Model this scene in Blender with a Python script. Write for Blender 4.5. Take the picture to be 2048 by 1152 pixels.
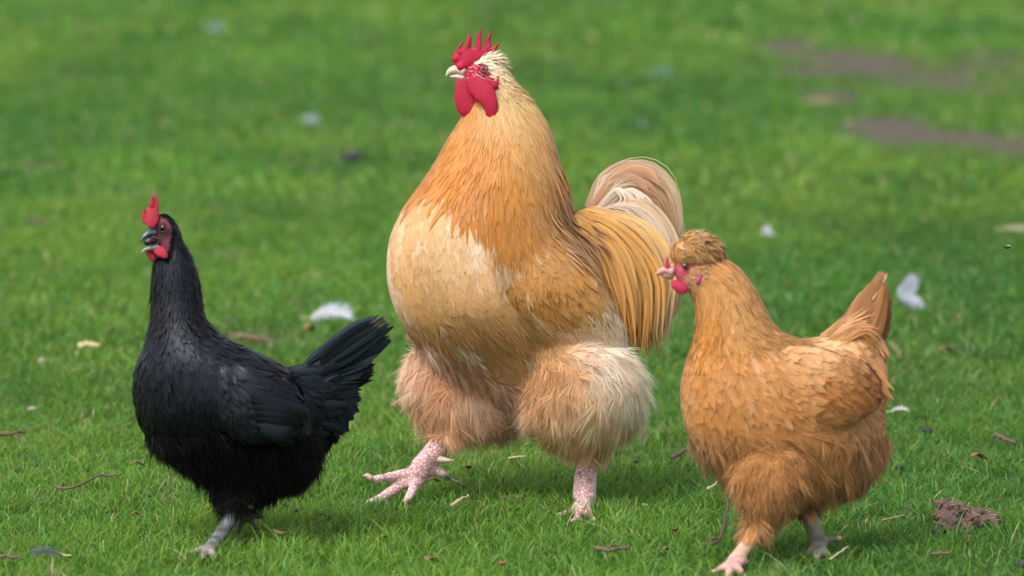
import bpy, math, random
import numpy as np
from mathutils import Vector, Matrix
from mathutils.bvhtree import BVHTree

for o in list(bpy.data.objects): bpy.data.objects.remove(o)
scene = bpy.context.scene
C = scene.collection
R_ = math.radians
rng = np.random.default_rng(7)
random.seed(7)

# ------------------------------------------------------------------ camera
CAM_H, PITCH, K = 0.90, R_(6.0), 0.65e-3/6.0       # K: tangent per pixel of a 2048 px wide frame
cam_d = bpy.data.cameras.new('camera'); cam = bpy.data.objects.new('camera', cam_d); C.objects.link(cam)
cam.location = (0, 0, CAM_H); cam.rotation_euler = (math.pi/2 - PITCH, 0, 0)
cam_d.sensor_width = 36; cam_d.lens = 18/(1024*K); cam_d.clip_end = 3000; cam_d.clip_start = 0.05
cam_d.dof.use_dof = True; cam_d.dof.focus_distance = 5.86; cam_d.dof.aperture_fstop = 5.4
scene.camera = cam
# ------------------------------------------------------------------ world, sun, exposure
SUN_EL, SUN_AZ = R_(58), R_(-140)      # azimuth measured from +Y clockwise: light from behind-left of the camera
world = bpy.data.worlds.new('World'); scene.world = world; world.use_nodes = True
wn = world.node_tree; wn.nodes.clear()
sky = wn.nodes.new('ShaderNodeTexSky'); sky.sky_type = 'NISHITA'; sky.sun_disc = False
sky.sun_elevation = SUN_EL; sky.sun_rotation = SUN_AZ; sky.air_density = 1.0; sky.dust_density = 3.0; sky.ozone_density = 1.0
hs = wn.nodes.new('ShaderNodeHueSaturation'); hs.inputs['Saturation'].default_value = 0.45
bg = wn.nodes.new('ShaderNodeBackground'); bg.inputs['Strength'].default_value = 0.15
wo = wn.nodes.new('ShaderNodeOutputWorld')
wn.links.new(sky.outputs[0], hs.inputs['Color']); wn.links.new(hs.outputs[0], bg.inputs[0]); wn.links.new(bg.outputs[0], wo.inputs[0])
sd = bpy.data.lights.new('sun', 'SUN'); sd.energy = 1.15; sd.angle = R_(22); sd.color = (1, 0.96, 0.9)
so = bpy.data.objects.new('sun', sd); C.objects.link(so)
sdir = Vector((math.sin(SUN_AZ)*math.cos(SUN_EL), math.cos(SUN_AZ)*math.cos(SUN_EL), math.sin(SUN_EL)))
so.rotation_euler = (-sdir).to_track_quat('-Z', 'Y').to_euler()
vs = scene.view_settings; vs.view_transform = 'Standard'; vs.look = 'None'; vs.gamma = 1; vs.exposure = 0.85
scene.render.engine = 'CYCLES'; scene.cycles.max_bounces = 6; scene.cycles.transparent_max_bounces = 8
try: scene.cycles.use_denoising = True
except Exception: pass

# ------------------------------------------------------------------ maths helpers
RIGHT = np.array([1., 0, 0]); FWD = np.array([0, math.cos(PITCH), -math.sin(PITCH)]); UP = np.array([0, math.sin(PITCH), math.cos(PITCH)])
CAM = np.array([0, 0, CAM_H])
def ray(px, py):
    px = np.asarray(px, float); py = np.asarray(py, float)
    return FWD + ((px-1024)*K)[..., None]*RIGHT + ((576-py)*K)[..., None]*UP
def G(px, py, h=0.0):
    r = ray(px, py); t = (h-CAM_H)/r[..., 2]
    return CAM + t[..., None]*r
class Frame:                       # a design frame: photo pixels plus a depth in pixels, at real distance D
    def __init__(s, D): s.D = D; s.s = K*D
    def P(s, px, py, dz=0.0):
        dz = np.asarray(dz, float)
        return CAM + (s.D + dz*s.s)[..., None]*ray(px, py)
    def inv(s, w):
        v = np.asarray(w)-CAM; t = v@FWD
        return np.stack([1024+(v@RIGHT)/t/K, 576-(v@UP)/t/K, (t-s.D)/s.s], -1)
def frame_at(px, py): return Frame(float((G(px, py)-CAM)@FWD))
def lin(h):
    if isinstance(h, str):
        h = h.lstrip('#'); c = np.array([int(h[i:i+2], 16) for i in (0, 2, 4)])/255.
    else: c = np.array(h)/255.
    return np.where(c <= .04045, c/12.92, ((c+.055)/1.055)**2.4)
def vnoise(p, seed=0):             # value noise, 3-D, vectorised
    p = np.asarray(p, float); i = np.floor(p).astype(np.int64); f = p-i; f = f*f*(3-2*f); r = 0
    for a in (0, 1):
        for b in (0, 1):
            for c in (0, 1):
                n = (i[..., 0]+a)*374761393 + (i[..., 1]+b)*668265263 + (i[..., 2]+c)*2147483647 + seed*974711
                n = (n ^ (n >> 13))*1274126177 & 0xffffffff; n = (n ^ (n >> 16)) & 0xffff
                w = (f[..., 0] if a else 1-f[..., 0])*(f[..., 1] if b else 1-f[..., 1])*(f[..., 2] if c else 1-f[..., 2])
                r = r + w*n/65535.
    return r
def norm(v): return v/np.maximum(np.linalg.norm(v, axis=-1, keepdims=True), 1e-9)
def catmull(a, n):                 # resample rows of a to n rows, smooth
    a = np.asarray(a, float); m = len(a)
    if m < 3:
        t = np.linspace(0, 1, n)[:, None]; return a[0]*(1-t)+a[-1]*t
    e = np.vstack([2*a[0]-a[1], a, 2*a[-1]-a[-2]]); t = np.linspace(0, m-1, n); i = np.minimum(t.astype(int), m-2); f = (t-i)[:, None]
    p0, p1, p2, p3 = e[i], e[i+1], e[i+2], e[i+3]
    return .5*((2*p1)+(-p0+p2)*f+(2*p0-5*p1+4*p2-p3)*f**2+(-p0+3*p1-3*p2+p3)*f**3)
def inpoly(x, y, poly):
    r = np.zeros(np.shape(x), bool); n = len(poly)
    for i in range(n):
        x1, y1 = poly[i]; x2, y2 = poly[(i+1) % n]
        if y1 == y2: continue
        r ^= ((y1 > y) != (y2 > y)) & (x < (x2-x1)*(y-y1)/(y2-y1)+x1)
    return r

# ------------------------------------------------------------------ object helpers
def new_mesh(name, V, F, col=None, uv=None, smooth=True, nrm=None):
    me = bpy.data.meshes.new(name); V = np.asarray(V, np.float32); 
    if isinstance(F, list) and len(F) and len(set(map(len, F))) > 1:
        me.from_pydata(V.tolist(), [], F)
    else:
        F = np.asarray(F, np.int32); k = F.shape[1]
        me.vertices.add(len(V)); me.vertices.foreach_set('co', V.ravel())
        me.loops.add(F.size); me.loops.foreach_set('vertex_index', F.ravel())
        me.polygons.add(len(F)); me.polygons.foreach_set('loop_start', np.arange(0, F.size, k, dtype=np.int32))
        try: me.polygons.foreach_set('loop_total', np.full(len(F), k, np.int32))
        except Exception: pass
        me.update(calc_edges=True)
    if smooth: me.polygons.foreach_set('use_smooth', np.ones(len(me.polygons), bool))
    if col is not None:
        a = me.color_attributes.new('Col', 'FLOAT_COLOR', 'POINT')
        c = np.ones((len(V), 4), np.float32); c[:, :3] = np.clip(col, 0, 1); a.data.foreach_set('color', c.ravel())
    if uv is not None:
        a = me.attributes.new('fuv', 'FLOAT_VECTOR', 'POINT')
        a.data.foreach_set('vector', np.asarray(uv, np.float32).ravel())
    if nrm is not None: me.normals_split_custom_set_from_vertices(np.asarray(nrm, np.float32).tolist())
    me.update(); return me
def link(name, me, mat, parent=None):
    o = bpy.data.objects.new(name, me); C.objects.link(o)
    for m in (mat if isinstance(mat, (list, tuple)) else [mat]): me.materials.append(m)
    if parent is not None: o.parent = parent; o.matrix_parent_inverse = parent.matrix_world.inverted()
    return o
def tag(o, label=None, cat=None, group=None, kind=None):
    for k, v in (('label', label), ('category', cat), ('group', group), ('kind', kind)):
        if v: o[k] = v
    return o
def thing(name, loc, label, cat, group=None):
    o = bpy.data.objects.new(name, None); C.objects.link(o); o.location = loc; o.empty_display_size = .05
    o.matrix_world = Matrix.Translation(Vector(loc)); tag(o, label, cat, group); return o

def loft(fr, ribs, n=40, seg=40, shrink=0.0, pw=1.0):
    """ribs: (Lx,Ly,Rx,Ry,depth_half,depth_offset)"""
    r = catmull(ribs, n); th = np.linspace(0, 2*np.pi, seg, endpoint=False)
    V = []
    c = (r[:, 0:2]+r[:, 2:4])/2; h = (r[:, 2:4]-r[:, 0:2])/2; L = np.linalg.norm(h, axis=1, keepdims=True)
    h = h*np.maximum(L-shrink, 1.5)/np.maximum(L, 1e-6); d = np.maximum(r[:, 4]-shrink, 1.0)
    cs, sn = np.cos(th), np.sin(th)
    cs = np.sign(cs)*abs(cs)**pw; sn = np.sign(sn)*abs(sn)**pw
    xy = c[:, None]+h[:, None]*cs[None, :, None]; dz = r[:, 5][:, None]+d[:, None]*sn[None]
    W = fr.P(xy[..., 0], xy[..., 1], dz).reshape(-1, 3)
    F = []
    for i in range(n-1):
        for j in range(seg):
            F.append((i*seg+j, i*seg+(j+1) % seg, (i+1)*seg+(j+1) % seg, (i+1)*seg+j))
    V = list(map(tuple, W)); a = len(V)
    V += [tuple(fr.P(*c[0], r[0, 5])), tuple(fr.P(*c[-1], r[-1, 5]))]
    for j in range(seg):
        F.append((a, (j+1) % seg, j)); F.append((a+1, (n-1)*seg+j, (n-1)*seg+(j+1) % seg))
    return V, F
def tube(pts, rad, n=None, seg=12, flat=1.0):
    pts = np.asarray(pts, float); n = n or 5*len(pts)
    a = catmull(np.column_stack([pts, rad]), n); P = a[:, :3]; rr = np.maximum(a[:, 3], 1e-5)
    T = norm(np.gradient(P, axis=0)); up = np.array([0.13, .2, 1.]); V = []; F = []
    for i in range(n):
        x = norm(np.cross(T[i], up)); y = np.cross(x, T[i])
        for j in range(seg):
            t = 2*np.pi*j/seg; V.append(tuple(P[i]+rr[i]*(np.cos(t)*x+flat*np.sin(t)*y)))
    for i in range(n-1):
        for j in range(seg): F.append((i*seg+j, i*seg+(j+1) % seg, (i+1)*seg+(j+1) % seg, (i+1)*seg+j))
    a = len(V); V += [tuple(P[0]-T[0]*rr[0]*.6), tuple(P[-1]+T[-1]*rr[-1]*.6)]
    for j in range(seg):
        F.append((a, (j+1) % seg, j)); F.append((a+1, (n-1)*seg+j, (n-1)*seg+(j+1) % seg))
    return V, F
def ball(c, r, n=10, seg=16, sc=(1, 1, 1)):
    V = [(c[0], c[1], c[2]+r*sc[2])]; F = []
    for i in range(1, n):
        p = math.pi*i/n
        for j in range(seg):
            t = 2*math.pi*j/seg; V.append((c[0]+r*sc[0]*math.sin(p)*math.cos(t), c[1]+r*sc[1]*math.sin(p)*math.sin(t), c[2]+r*sc[2]*math.cos(p)))
    V.append((c[0], c[1], c[2]-r*sc[2])); e = len(V)-1
    for j in range(seg):
        F.append((0, 1+j, 1+(j+1) % seg)); F.append((e, 1+(n-2)*seg+(j+1) % seg, 1+(n-2)*seg+j))
        for i in range(n-2): F.append((1+i*seg+j, 1+(i+1)*seg+j, 1+(i+1)*seg+(j+1) % seg, 1+i*seg+(j+1) % seg))
    return V, F
def join(parts):
    V = []; F = []
    for v, f in parts:
        o = len(V); V += list(v); F += [tuple(i+o for i in q) for q in f]
    return V, F
def fuse(parts, voxel, smooth=6, fac=.5):
    """voxel-unite closed shapes into one continuous skin"""
    V, F = join(parts); me = bpy.data.meshes.new('t'); me.from_pydata(V, [], F)
    o = bpy.data.objects.new('t', me); C.objects.link(o)
    m = o.modifiers.new('r', 'REMESH'); m.mode = 'VOXEL'; m.voxel_size = voxel; m.use_smooth_shade = True
    if smooth: s = o.modifiers.new('s', 'SMOOTH'); s.iterations = smooth; s.factor = fac
    dg = bpy.context.evaluated_depsgraph_get(); dg.update()
    r = bpy.data.meshes.new_from_object(o.evaluated_get(dg)); bpy.data.objects.remove(o); bpy.data.meshes.remove(me)
    n = len(r.vertices); co = np.empty(n*3, np.float32); r.vertices.foreach_get('co', co)
    return r, co.reshape(-1, 3)
def color_mesh(me, col):
    a = me.color_attributes.new('Col', 'FLOAT_COLOR', 'POINT'); c = np.ones((len(me.vertices), 4), np.float32)
    c[:, :3] = np.clip(col, 0, 1); a.data.foreach_set('color', c.ravel())
def body_obj(me, bare, m_under, m_skin, parent):    # plumage ground and bare skin on one continuous mesh
    o = link('body', me, [m_under, m_skin], parent); n = len(me.polygons); ls = np.empty(n, np.int32); me.polygons.foreach_get('loop_start', ls)
    vi = np.empty(len(me.loops), np.int32); me.loops.foreach_get('vertex_index', vi); me.polygons.foreach_set('material_index', bare[vi[ls]].astype(np.int32)); me.update(); return o
def recenter(o):                   # put a top-level mesh's origin at its base
    me = o.data; n = len(me.vertices); co = np.empty(n*3, np.float32); me.vertices.foreach_get('co', co); co = co.reshape(-1, 3)
    c = (co.min(0)+co.max(0))/2; c[2] = co[:, 2].min(); me.vertices.foreach_set('co', (co-c).ravel()); me.update(); o.location = c

# ------------------------------------------------------------------ materials
def mat_new(name):
    m = bpy.data.materials.new(name); m.use_nodes = True; nt = m.node_tree; nt.nodes.clear()
    out = nt.nodes.new('ShaderNodeOutputMaterial'); b = nt.nodes.new('ShaderNodeBsdfPrincipled'); nt.links.new(b.outputs[0], out.inputs[0])
    return m, nt, b, out
def N(nt, t, **kw):
    n = nt.nodes.new(t)
    for k, v in kw.items():
        if k in n.inputs: n.inputs[k].default_value = v
        else: setattr(n, k, v)
    return n
def math_(nt, op, a, b=None, clamp=False):
    n = nt.nodes.new('ShaderNodeMath'); n.operation = op; n.use_clamp = clamp
    for i, v in enumerate((a, b)):
        if v is None: continue
        if isinstance(v, (int, float)): n.inputs[i].default_value = v
        else: nt.links.new(v, n.inputs[i])
    return n.outputs[0]
def feather_mat(name, rough=.65, spec=.25, barb=.28, sheen=.15, trans=.18, along=26., tint=None):
    m, nt, b, out = mat_new(name); L = nt.links.new
    at = N(nt, 'ShaderNodeAttribute', attribute_name='Col'); uv = N(nt, 'ShaderNodeAttribute', attribute_name='fuv')
    sp = N(nt, 'ShaderNodeSeparateXYZ'); L(uv.outputs['Vector'], sp.inputs[0])
    au = math_(nt, 'ABSOLUTE', sp.outputs[0])
    # slanting barbs: fine along the shaft, broken up by the feather's own number
    cb = N(nt, 'ShaderNodeCombineXYZ')
    L(math_(nt, 'SUBTRACT', math_(nt, 'MULTIPLY', sp.outputs[1], along), math_(nt, 'MULTIPLY', au, along*.28)), cb.inputs[0])
    L(math_(nt, 'MULTIPLY', sp.outputs[0], 1.2), cb.inputs[1]); L(math_(nt, 'MULTIPLY', sp.outputs[2], 57.), cb.inputs[2])
    nz = N(nt, 'ShaderNodeTexNoise', Scale=1.0, Detail=2.0); L(cb.outputs[0], nz.inputs['Vector'])
    cb2 = N(nt, 'ShaderNodeCombineXYZ'); L(math_(nt, 'MULTIPLY', sp.outputs[0], 4.), cb2.inputs[0]); L(math_(nt, 'MULTIPLY', sp.outputs[1], 1.5), cb2.inputs[1]); L(math_(nt, 'MULTIPLY', sp.outputs[2], 31.), cb2.inputs[2])
    nz2 = N(nt, 'ShaderNodeTexNoise', Scale=1.0, Detail=2.0); L(cb2.outputs[0], nz2.inputs['Vector'])
    s = math_(nt, 'ADD', math_(nt, 'MULTIPLY', math_(nt, 'SUBTRACT', nz.outputs[0], .5), barb*2.4), math_(nt, 'MULTIPLY', math_(nt, 'SUBTRACT', nz2.outputs[0], .5), barb*2.4))
    shaft = math_(nt, 'MULTIPLY', math_(nt, 'SUBTRACT', 1., math_(nt, 'MULTIPLY', au, 7.), True), .12)
    val = math_(nt, 'ADD', math_(nt, 'ADD', s, 1.), shaft)
    mx = N(nt, 'ShaderNodeVectorMath', operation='SCALE'); L(at.outputs['Color'], mx.inputs[0]); L(val, mx.inputs['Scale'])
    L(mx.outputs[0], b.inputs['Base Color'])
    b.inputs['Roughness'].default_value = rough; b.inputs['Specular IOR Level'].default_value = spec
    b.inputs['Sheen Weight'].default_value = sheen; b.inputs['Sheen Roughness'].default_value = .5
    if tint: b.inputs['Specular Tint'].default_value = (*tint, 1)
    bp = N(nt, 'ShaderNodeBump', Strength=.25, Distance=.0006); L(nz.outputs[0], bp.inputs['Height']); L(bp.outputs[0], b.inputs['Normal'])
    if trans:
        tr = N(nt, 'ShaderNodeBsdfTranslucent'); L(mx.outputs[0], tr.inputs[0]); ms = N(nt, 'ShaderNodeMixShader'); ms.inputs[0].default_value = trans
        L(b.outputs[0], ms.inputs[1]); L(tr.outputs[0], ms.inputs[2]); L(ms.outputs[0], out.inputs[0])
    return m
def skin_mat(name, color=None, rough=.5, scale=900., bump=.4, kind='noise', spec=.4, sss=.15, var=.35, dark=None):
    m, nt, b, out = mat_new(name); L = nt.links.new
    tc = N(nt, 'ShaderNodeNewGeometry')
    if kind == 'scales':
        tx = N(nt, 'ShaderNodeTexVoronoi', Scale=scale, feature='DISTANCE_TO_EDGE'); L(tc.outputs['Position'], tx.inputs['Vector']); h = math_(nt, 'MULTIPLY', tx.outputs['Distance'], 7., True)
    else:
        tx = N(nt, 'ShaderNodeTexNoise', Scale=scale, Detail=3.); L(tc.outputs['Position'], tx.inputs['Vector']); h = tx.outputs[0]
    big = N(nt, 'ShaderNodeTexNoise', Scale=90., Detail=3.); L(tc.outputs['Position'], big.inputs['Vector'])
    vcol = None
    if color is None: at = N(nt, 'ShaderNodeAttribute', attribute_name='Col'); base = at.outputs['Color']
    else: rgb = N(nt, 'ShaderNodeRGB'); rgb.outputs[0].default_value = (*color, 1); base = rgb.outputs[0]
    val = math_(nt, 'ADD', math_(nt, 'MULTIPLY', h, var), math_(nt, 'ADD', math_(nt, 'MULTIPLY', big.outputs[0], .5), .75-var/2))
    mx = N(nt, 'ShaderNodeVectorMath', operation='SCALE'); L(base, mx.inputs[0]); L(val, mx.inputs['Scale']); L(mx.outputs[0], b.inputs['Base Color'])
    b.inputs['Roughness'].default_value = rough; b.inputs['Specular IOR Level'].default_value = spec
    b.inputs['Subsurface Weight'].default_value = sss; b.inputs['Subsurface Scale'].default_value = .004
    bp = N(nt, 'ShaderNodeBump', Strength=bump, Distance=.0012); L(h, bp.inputs['Height']); L(bp.outputs[0], b.inputs['Normal'])
    return m

# ------------------------------------------------------------------ ground and grass
DIRT = [(1585, 92, 70, 13), (1640, 118, 120, 13), (1700, 145, 110, 9), (1990, 135, 75, 17), (1900, 165, 90, 8), (1985, 180, 90, 9),
        (1930, 272, 125, 12), (1780, 250, 60, 9), (2030, 292, 60, 13), (1650, 198, 35, 7), (2090, 150, 120, 20), (2120, 285, 90, 20)]
SMALL = [(540, 682, 40, 8), (610, 685, 20, 9), (465, 640, 14, 7), (470, 672, 40, 4), (1890, 703, 22, 4), (1000, 985, 40, 9), (75, 330, 30, 6), (700, 312, 30, 7)]
def dirt_mask(x, y):
    v = np.stack([x, y, np.zeros_like(x)], -1)-CAM; t = v@FWD
    px = 1024+(v@RIGHT)/t/K; py = 576-(v@UP)/t/K; m = np.zeros_like(x)
    wob = vnoise(np.stack([x*3, y*1.2, x*0], -1), 3)-.5+.6*(vnoise(np.stack([x*9, y*4, x*0], -1), 5)-.5)
    for cx, cy, rx, ry in DIRT+SMALL:
        d = np.sqrt(((px-cx)/rx)**2+((py-cy)/ry)**2)+wob*1.7; m = np.maximum(m, np.clip(1.55-1.05*d, 0, 1))
    return np.where(t > 3, m, 0)
def ground_z(x, y): return 0.010*(vnoise(np.stack([x*1.1, y*1.1, x*0], -1), 11)-.5)*np.clip((y-6.6)/3., 0, 1)+.05*(vnoise(np.stack([x*.25, y*.25, x*0], -1), 12)-.5)*np.clip((y-9)/8., 0, 1)
def patchy(x, y):
    z = np.zeros_like(x)
    return vnoise(np.stack([x*2.2, y*1.3, z], -1), 21)*.5+vnoise(np.stack([x*6, y*3.5, z], -1), 22)*.3+vnoise(np.stack([x*17, y*9, z], -1), 23)*.2

ys = np.concatenate([[-40, -10, 0, 2], np.linspace(3, 30, 260), [33, 40, 60, 100, 200, 500, 1200]]); xs = np.concatenate([[-1200, -300, -80, -25], np.linspace(-7, 7, 200), [25, 80, 300, 1200]])
X, Y = np.meshgrid(xs, ys); dm = dirt_mask(X.ravel(), Y.ravel()); Z = ground_z(X.ravel(), Y.ravel())-.006*0
nx = len(xs); F = np.array([(j*nx+i, j*nx+i+1, (j+1)*nx+i+1, (j+1)*nx+i) for j in range(len(ys)-1) for i in range(nx-1)])
gcol = np.stack([dm, patchy(X.ravel(), Y.ravel()), dm*0], -1)
m, nt, b, out = mat_new('lawn_soil'); L = nt.links.new
at = N(nt, 'ShaderNodeAttribute', attribute_name='Col'); sp = N(nt, 'ShaderNodeSeparateColor'); L(at.outputs['Color'], sp.inputs[0])
geo = N(nt, 'ShaderNodeNewGeometry'); n1 = N(nt, 'ShaderNodeTexNoise', Scale=60., Detail=6.); L(geo.outputs['Position'], n1.inputs['Vector'])
n2 = N(nt, 'ShaderNodeTexNoise', Scale=3.5, Detail=5.); L(geo.outputs['Position'], n2.inputs['Vector'])
r1 = N(nt, 'ShaderNodeValToRGB'); L(n1.outputs[0], r1.inputs[0]); r1.color_ramp.elements[0].position = .3; r1.color_ramp.elements[0].color = (.020, .045, .008, 1); r1.color_ramp.elements[1].position = .75; r1.color_ramp.elements[1].color = (.075, .15, .025, 1)
r2 = N(nt, 'ShaderNodeValToRGB'); L(n1.outputs[0], r2.inputs[0]); r2.color_ramp.elements[0].position = .25; r2.color_ramp.elements[0].color = (.05, .043, .032, 1); r2.color_ramp.elements[1].position = .8; r2.color_ramp.elements[1].color = (.15, .122, .095, 1)
mx = N(nt, 'ShaderNodeMix', data_type='RGBA'); L(sp.outputs[0], mx.inputs[0]); L(r1.outputs[0], mx.inputs[6]); L(r2.outputs[0], mx.inputs[7])
L(mx.outputs[2], b.inputs['Base Color']); b.inputs['Roughness'].default_value = .95; b.inputs['Specular IOR Level'].default_value = .1
bp = N(nt, 'ShaderNodeBump', Strength=.8, Distance=.01); L(n1.outputs[0], bp.inputs['Height']); L(bp.outputs[0], b.inputs['Normal'])
ground = link('ground', new_mesh('ground', np.stack([X.ravel(), Y.ravel(), Z], -1), F, gcol), m); tag(ground, kind='structure')

m, nt, b, out = mat_new('grass_blade'); L = nt.links.new
at = N(nt, 'ShaderNodeAttribute', attribute_name='Col'); L(at.outputs['Color'], b.inputs['Base Color']); b.inputs['Roughness'].default_value = .55; b.inputs['Specular IOR Level'].default_value = .3
tr = N(nt, 'ShaderNodeBsdfTranslucent'); hsn = N(nt, 'ShaderNodeHueSaturation', Saturation=1.1, Value=1.3); L(at.outputs['Color'], hsn.inputs['Color']); L(hsn.outputs[0], tr.inputs[0])
ms = N(nt, 'ShaderNodeMixShader'); ms.inputs[0].default_value = .35; L(b.outputs[0], ms.inputs[1]); L(tr.outputs[0], ms.inputs[2]); L(ms.outputs[0], out.inputs[0])
MAT_GRASS = m
CLEAR = []                          # (x, y, radius, keep) places where blades are trodden short, filled below
def clear_at(px, py, r, keep=.3):
    p = G(px, py); CLEAR.append((p[0], p[1], r, keep))
def grass_band(y0, y1, half, dens, hlo, hhi, wlo, whi, inner=0):
    """blades between two distances; half = half-width of the band as a fraction of distance"""
    A = half*(y1*y1-y0*y0); n = int(A*dens)
    y = np.sqrt(y0*y0+(y1*y1-y0*y0)*rng.random(n)); x = (rng.random(n)*2-1)*half*y
    if inner: kp = abs(x) > inner*y; x, y = x[kp], y[kp]; n = len(x)
    # clumping
    cl = vnoise(np.stack([x*22, y*22, x*0], -1), 31)
    keep = rng.random(n) < .35+.9*cl
    dmk = dirt_mask(x, y); keep &= rng.random(n) > dmk*.97
    x, y, dmk, cl = x[keep], y[keep], dmk[keep], cl[keep]; n = len(x)
    pt = patchy(x, y)
    h = (hlo+(hhi-hlo)*rng.random(n)**1.8)*(.6+.8*cl)*(.8+.4*pt); h *= 1-.5*dmk
    if y0 > 10: h *= 1-.75*np.maximum(np.maximum(dirt_mask(x, y+.2), dirt_mask(x, y+.45)), dirt_mask(x, y+.8)*.8)
    long_ = rng.random(n) < .04; h[long_] *= 1.7
    for cx, cy, r, kp in CLEAR:
        d = np.hypot(x-cx, y-cy)/r; h *= np.where(d < 1, kp+(1-kp)*np.clip(d, 0, 1)**2, 1)
    w = wlo+(whi-wlo)*rng.random(n); az = rng.random(n)*2*np.pi; lean = .2+1.0*rng.random(n)
    flat = rng.random(n) < .12; lean[flat] *= 1.7
    dx, dy = np.cos(az), np.sin(az); faz = rng.random(n)*np.pi; sx, sy = np.cos(faz), np.sin(faz)
    z0 = ground_z(x, y)
    rings = []
    for t, ww in ((0, .75), (.4, 1.), (.75, .75)):
        cx = x+dx*h*lean*t**1.7; cy = y+dy*h*lean*t**1.7; cz = z0+h*(t-.30*lean*t**2.2)
        for sgn in (-1, 1): rings.append(np.stack([cx+sgn*sx*w*ww/2, cy+sgn*sy*w*ww/2, cz], -1))
    rings.append(np.stack([x+dx*h*lean, y+dy*h*lean, z0+h*(1-.30*lean)], -1))
    V = np.stack(rings, 1)
    # colours: fresh green, blue-green, yellow-green, some straw
    pal = np.array([[.100, .228, .030], [.068, .195, .046], [.165, .272, .040], [.050, .130, .024], [.39, .35, .19], [.22, .155, .09]])
    q = rng.random(n)+(pt-.5)*.9; pr = np.where(q < .05, 3, np.where(q < .33, 1, np.where(q < .72, 0, 2)))
    s = rng.random(n) < (.03+.06*(vnoise(np.stack([x*9, y*7, x*0], -1), 77) > .62)+.35*dmk); pr = np.where(s, np.where(rng.random(n) < .6, 4, 5), pr)
    c = pal[pr]*(.79+.5*rng.random((n, 1)))*(.85+.35*pt[:, None])
    c[:, 0] *= 1+.25*(vnoise(np.stack([x*1.2, y*.7, x*0], -1), 41)-.5)
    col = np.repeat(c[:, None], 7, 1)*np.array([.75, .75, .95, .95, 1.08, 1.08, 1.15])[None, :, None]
    idx = np.arange(n)[:, None]*7
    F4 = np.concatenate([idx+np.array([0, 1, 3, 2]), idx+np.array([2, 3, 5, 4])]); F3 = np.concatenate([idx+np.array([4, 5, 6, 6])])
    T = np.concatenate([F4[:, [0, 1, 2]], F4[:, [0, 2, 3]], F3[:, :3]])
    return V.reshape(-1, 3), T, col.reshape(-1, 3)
def build_grass():
    Vs, Fs, Cs = [], [], []; o = 0
    for args in ((4.6, 7.2, .155, 60000, .009, .027, .0008, .0019), (7.2, 10.5, .165, 20000, .010, .030, .0018, .0032),
                 (10.5, 17, .18, 5200, .012, .034, .004, .007), (17, 34, .22, 1200, .016, .045, .010, .018),
                 (3.0, 4.6, .5, 12000, .010, .028, .0014, .0026), (4.6, 8, .55, 9000, .010, .030, .002, .0036, .155), (8, 14, .55, 2200, .012, .036, .004, .008, .165), (14, 34, .6, 420, .018, .05, .011, .022, .18)):
        V, F, c = grass_band(*args); Vs.append(V); Fs.append(F+o); Cs.append(c); o += len(V)
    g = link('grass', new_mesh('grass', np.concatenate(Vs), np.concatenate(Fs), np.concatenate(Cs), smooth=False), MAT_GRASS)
    tag(g, kind='stuff', label='short green lawn grass with yellowish blades', cat='grass')

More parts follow.
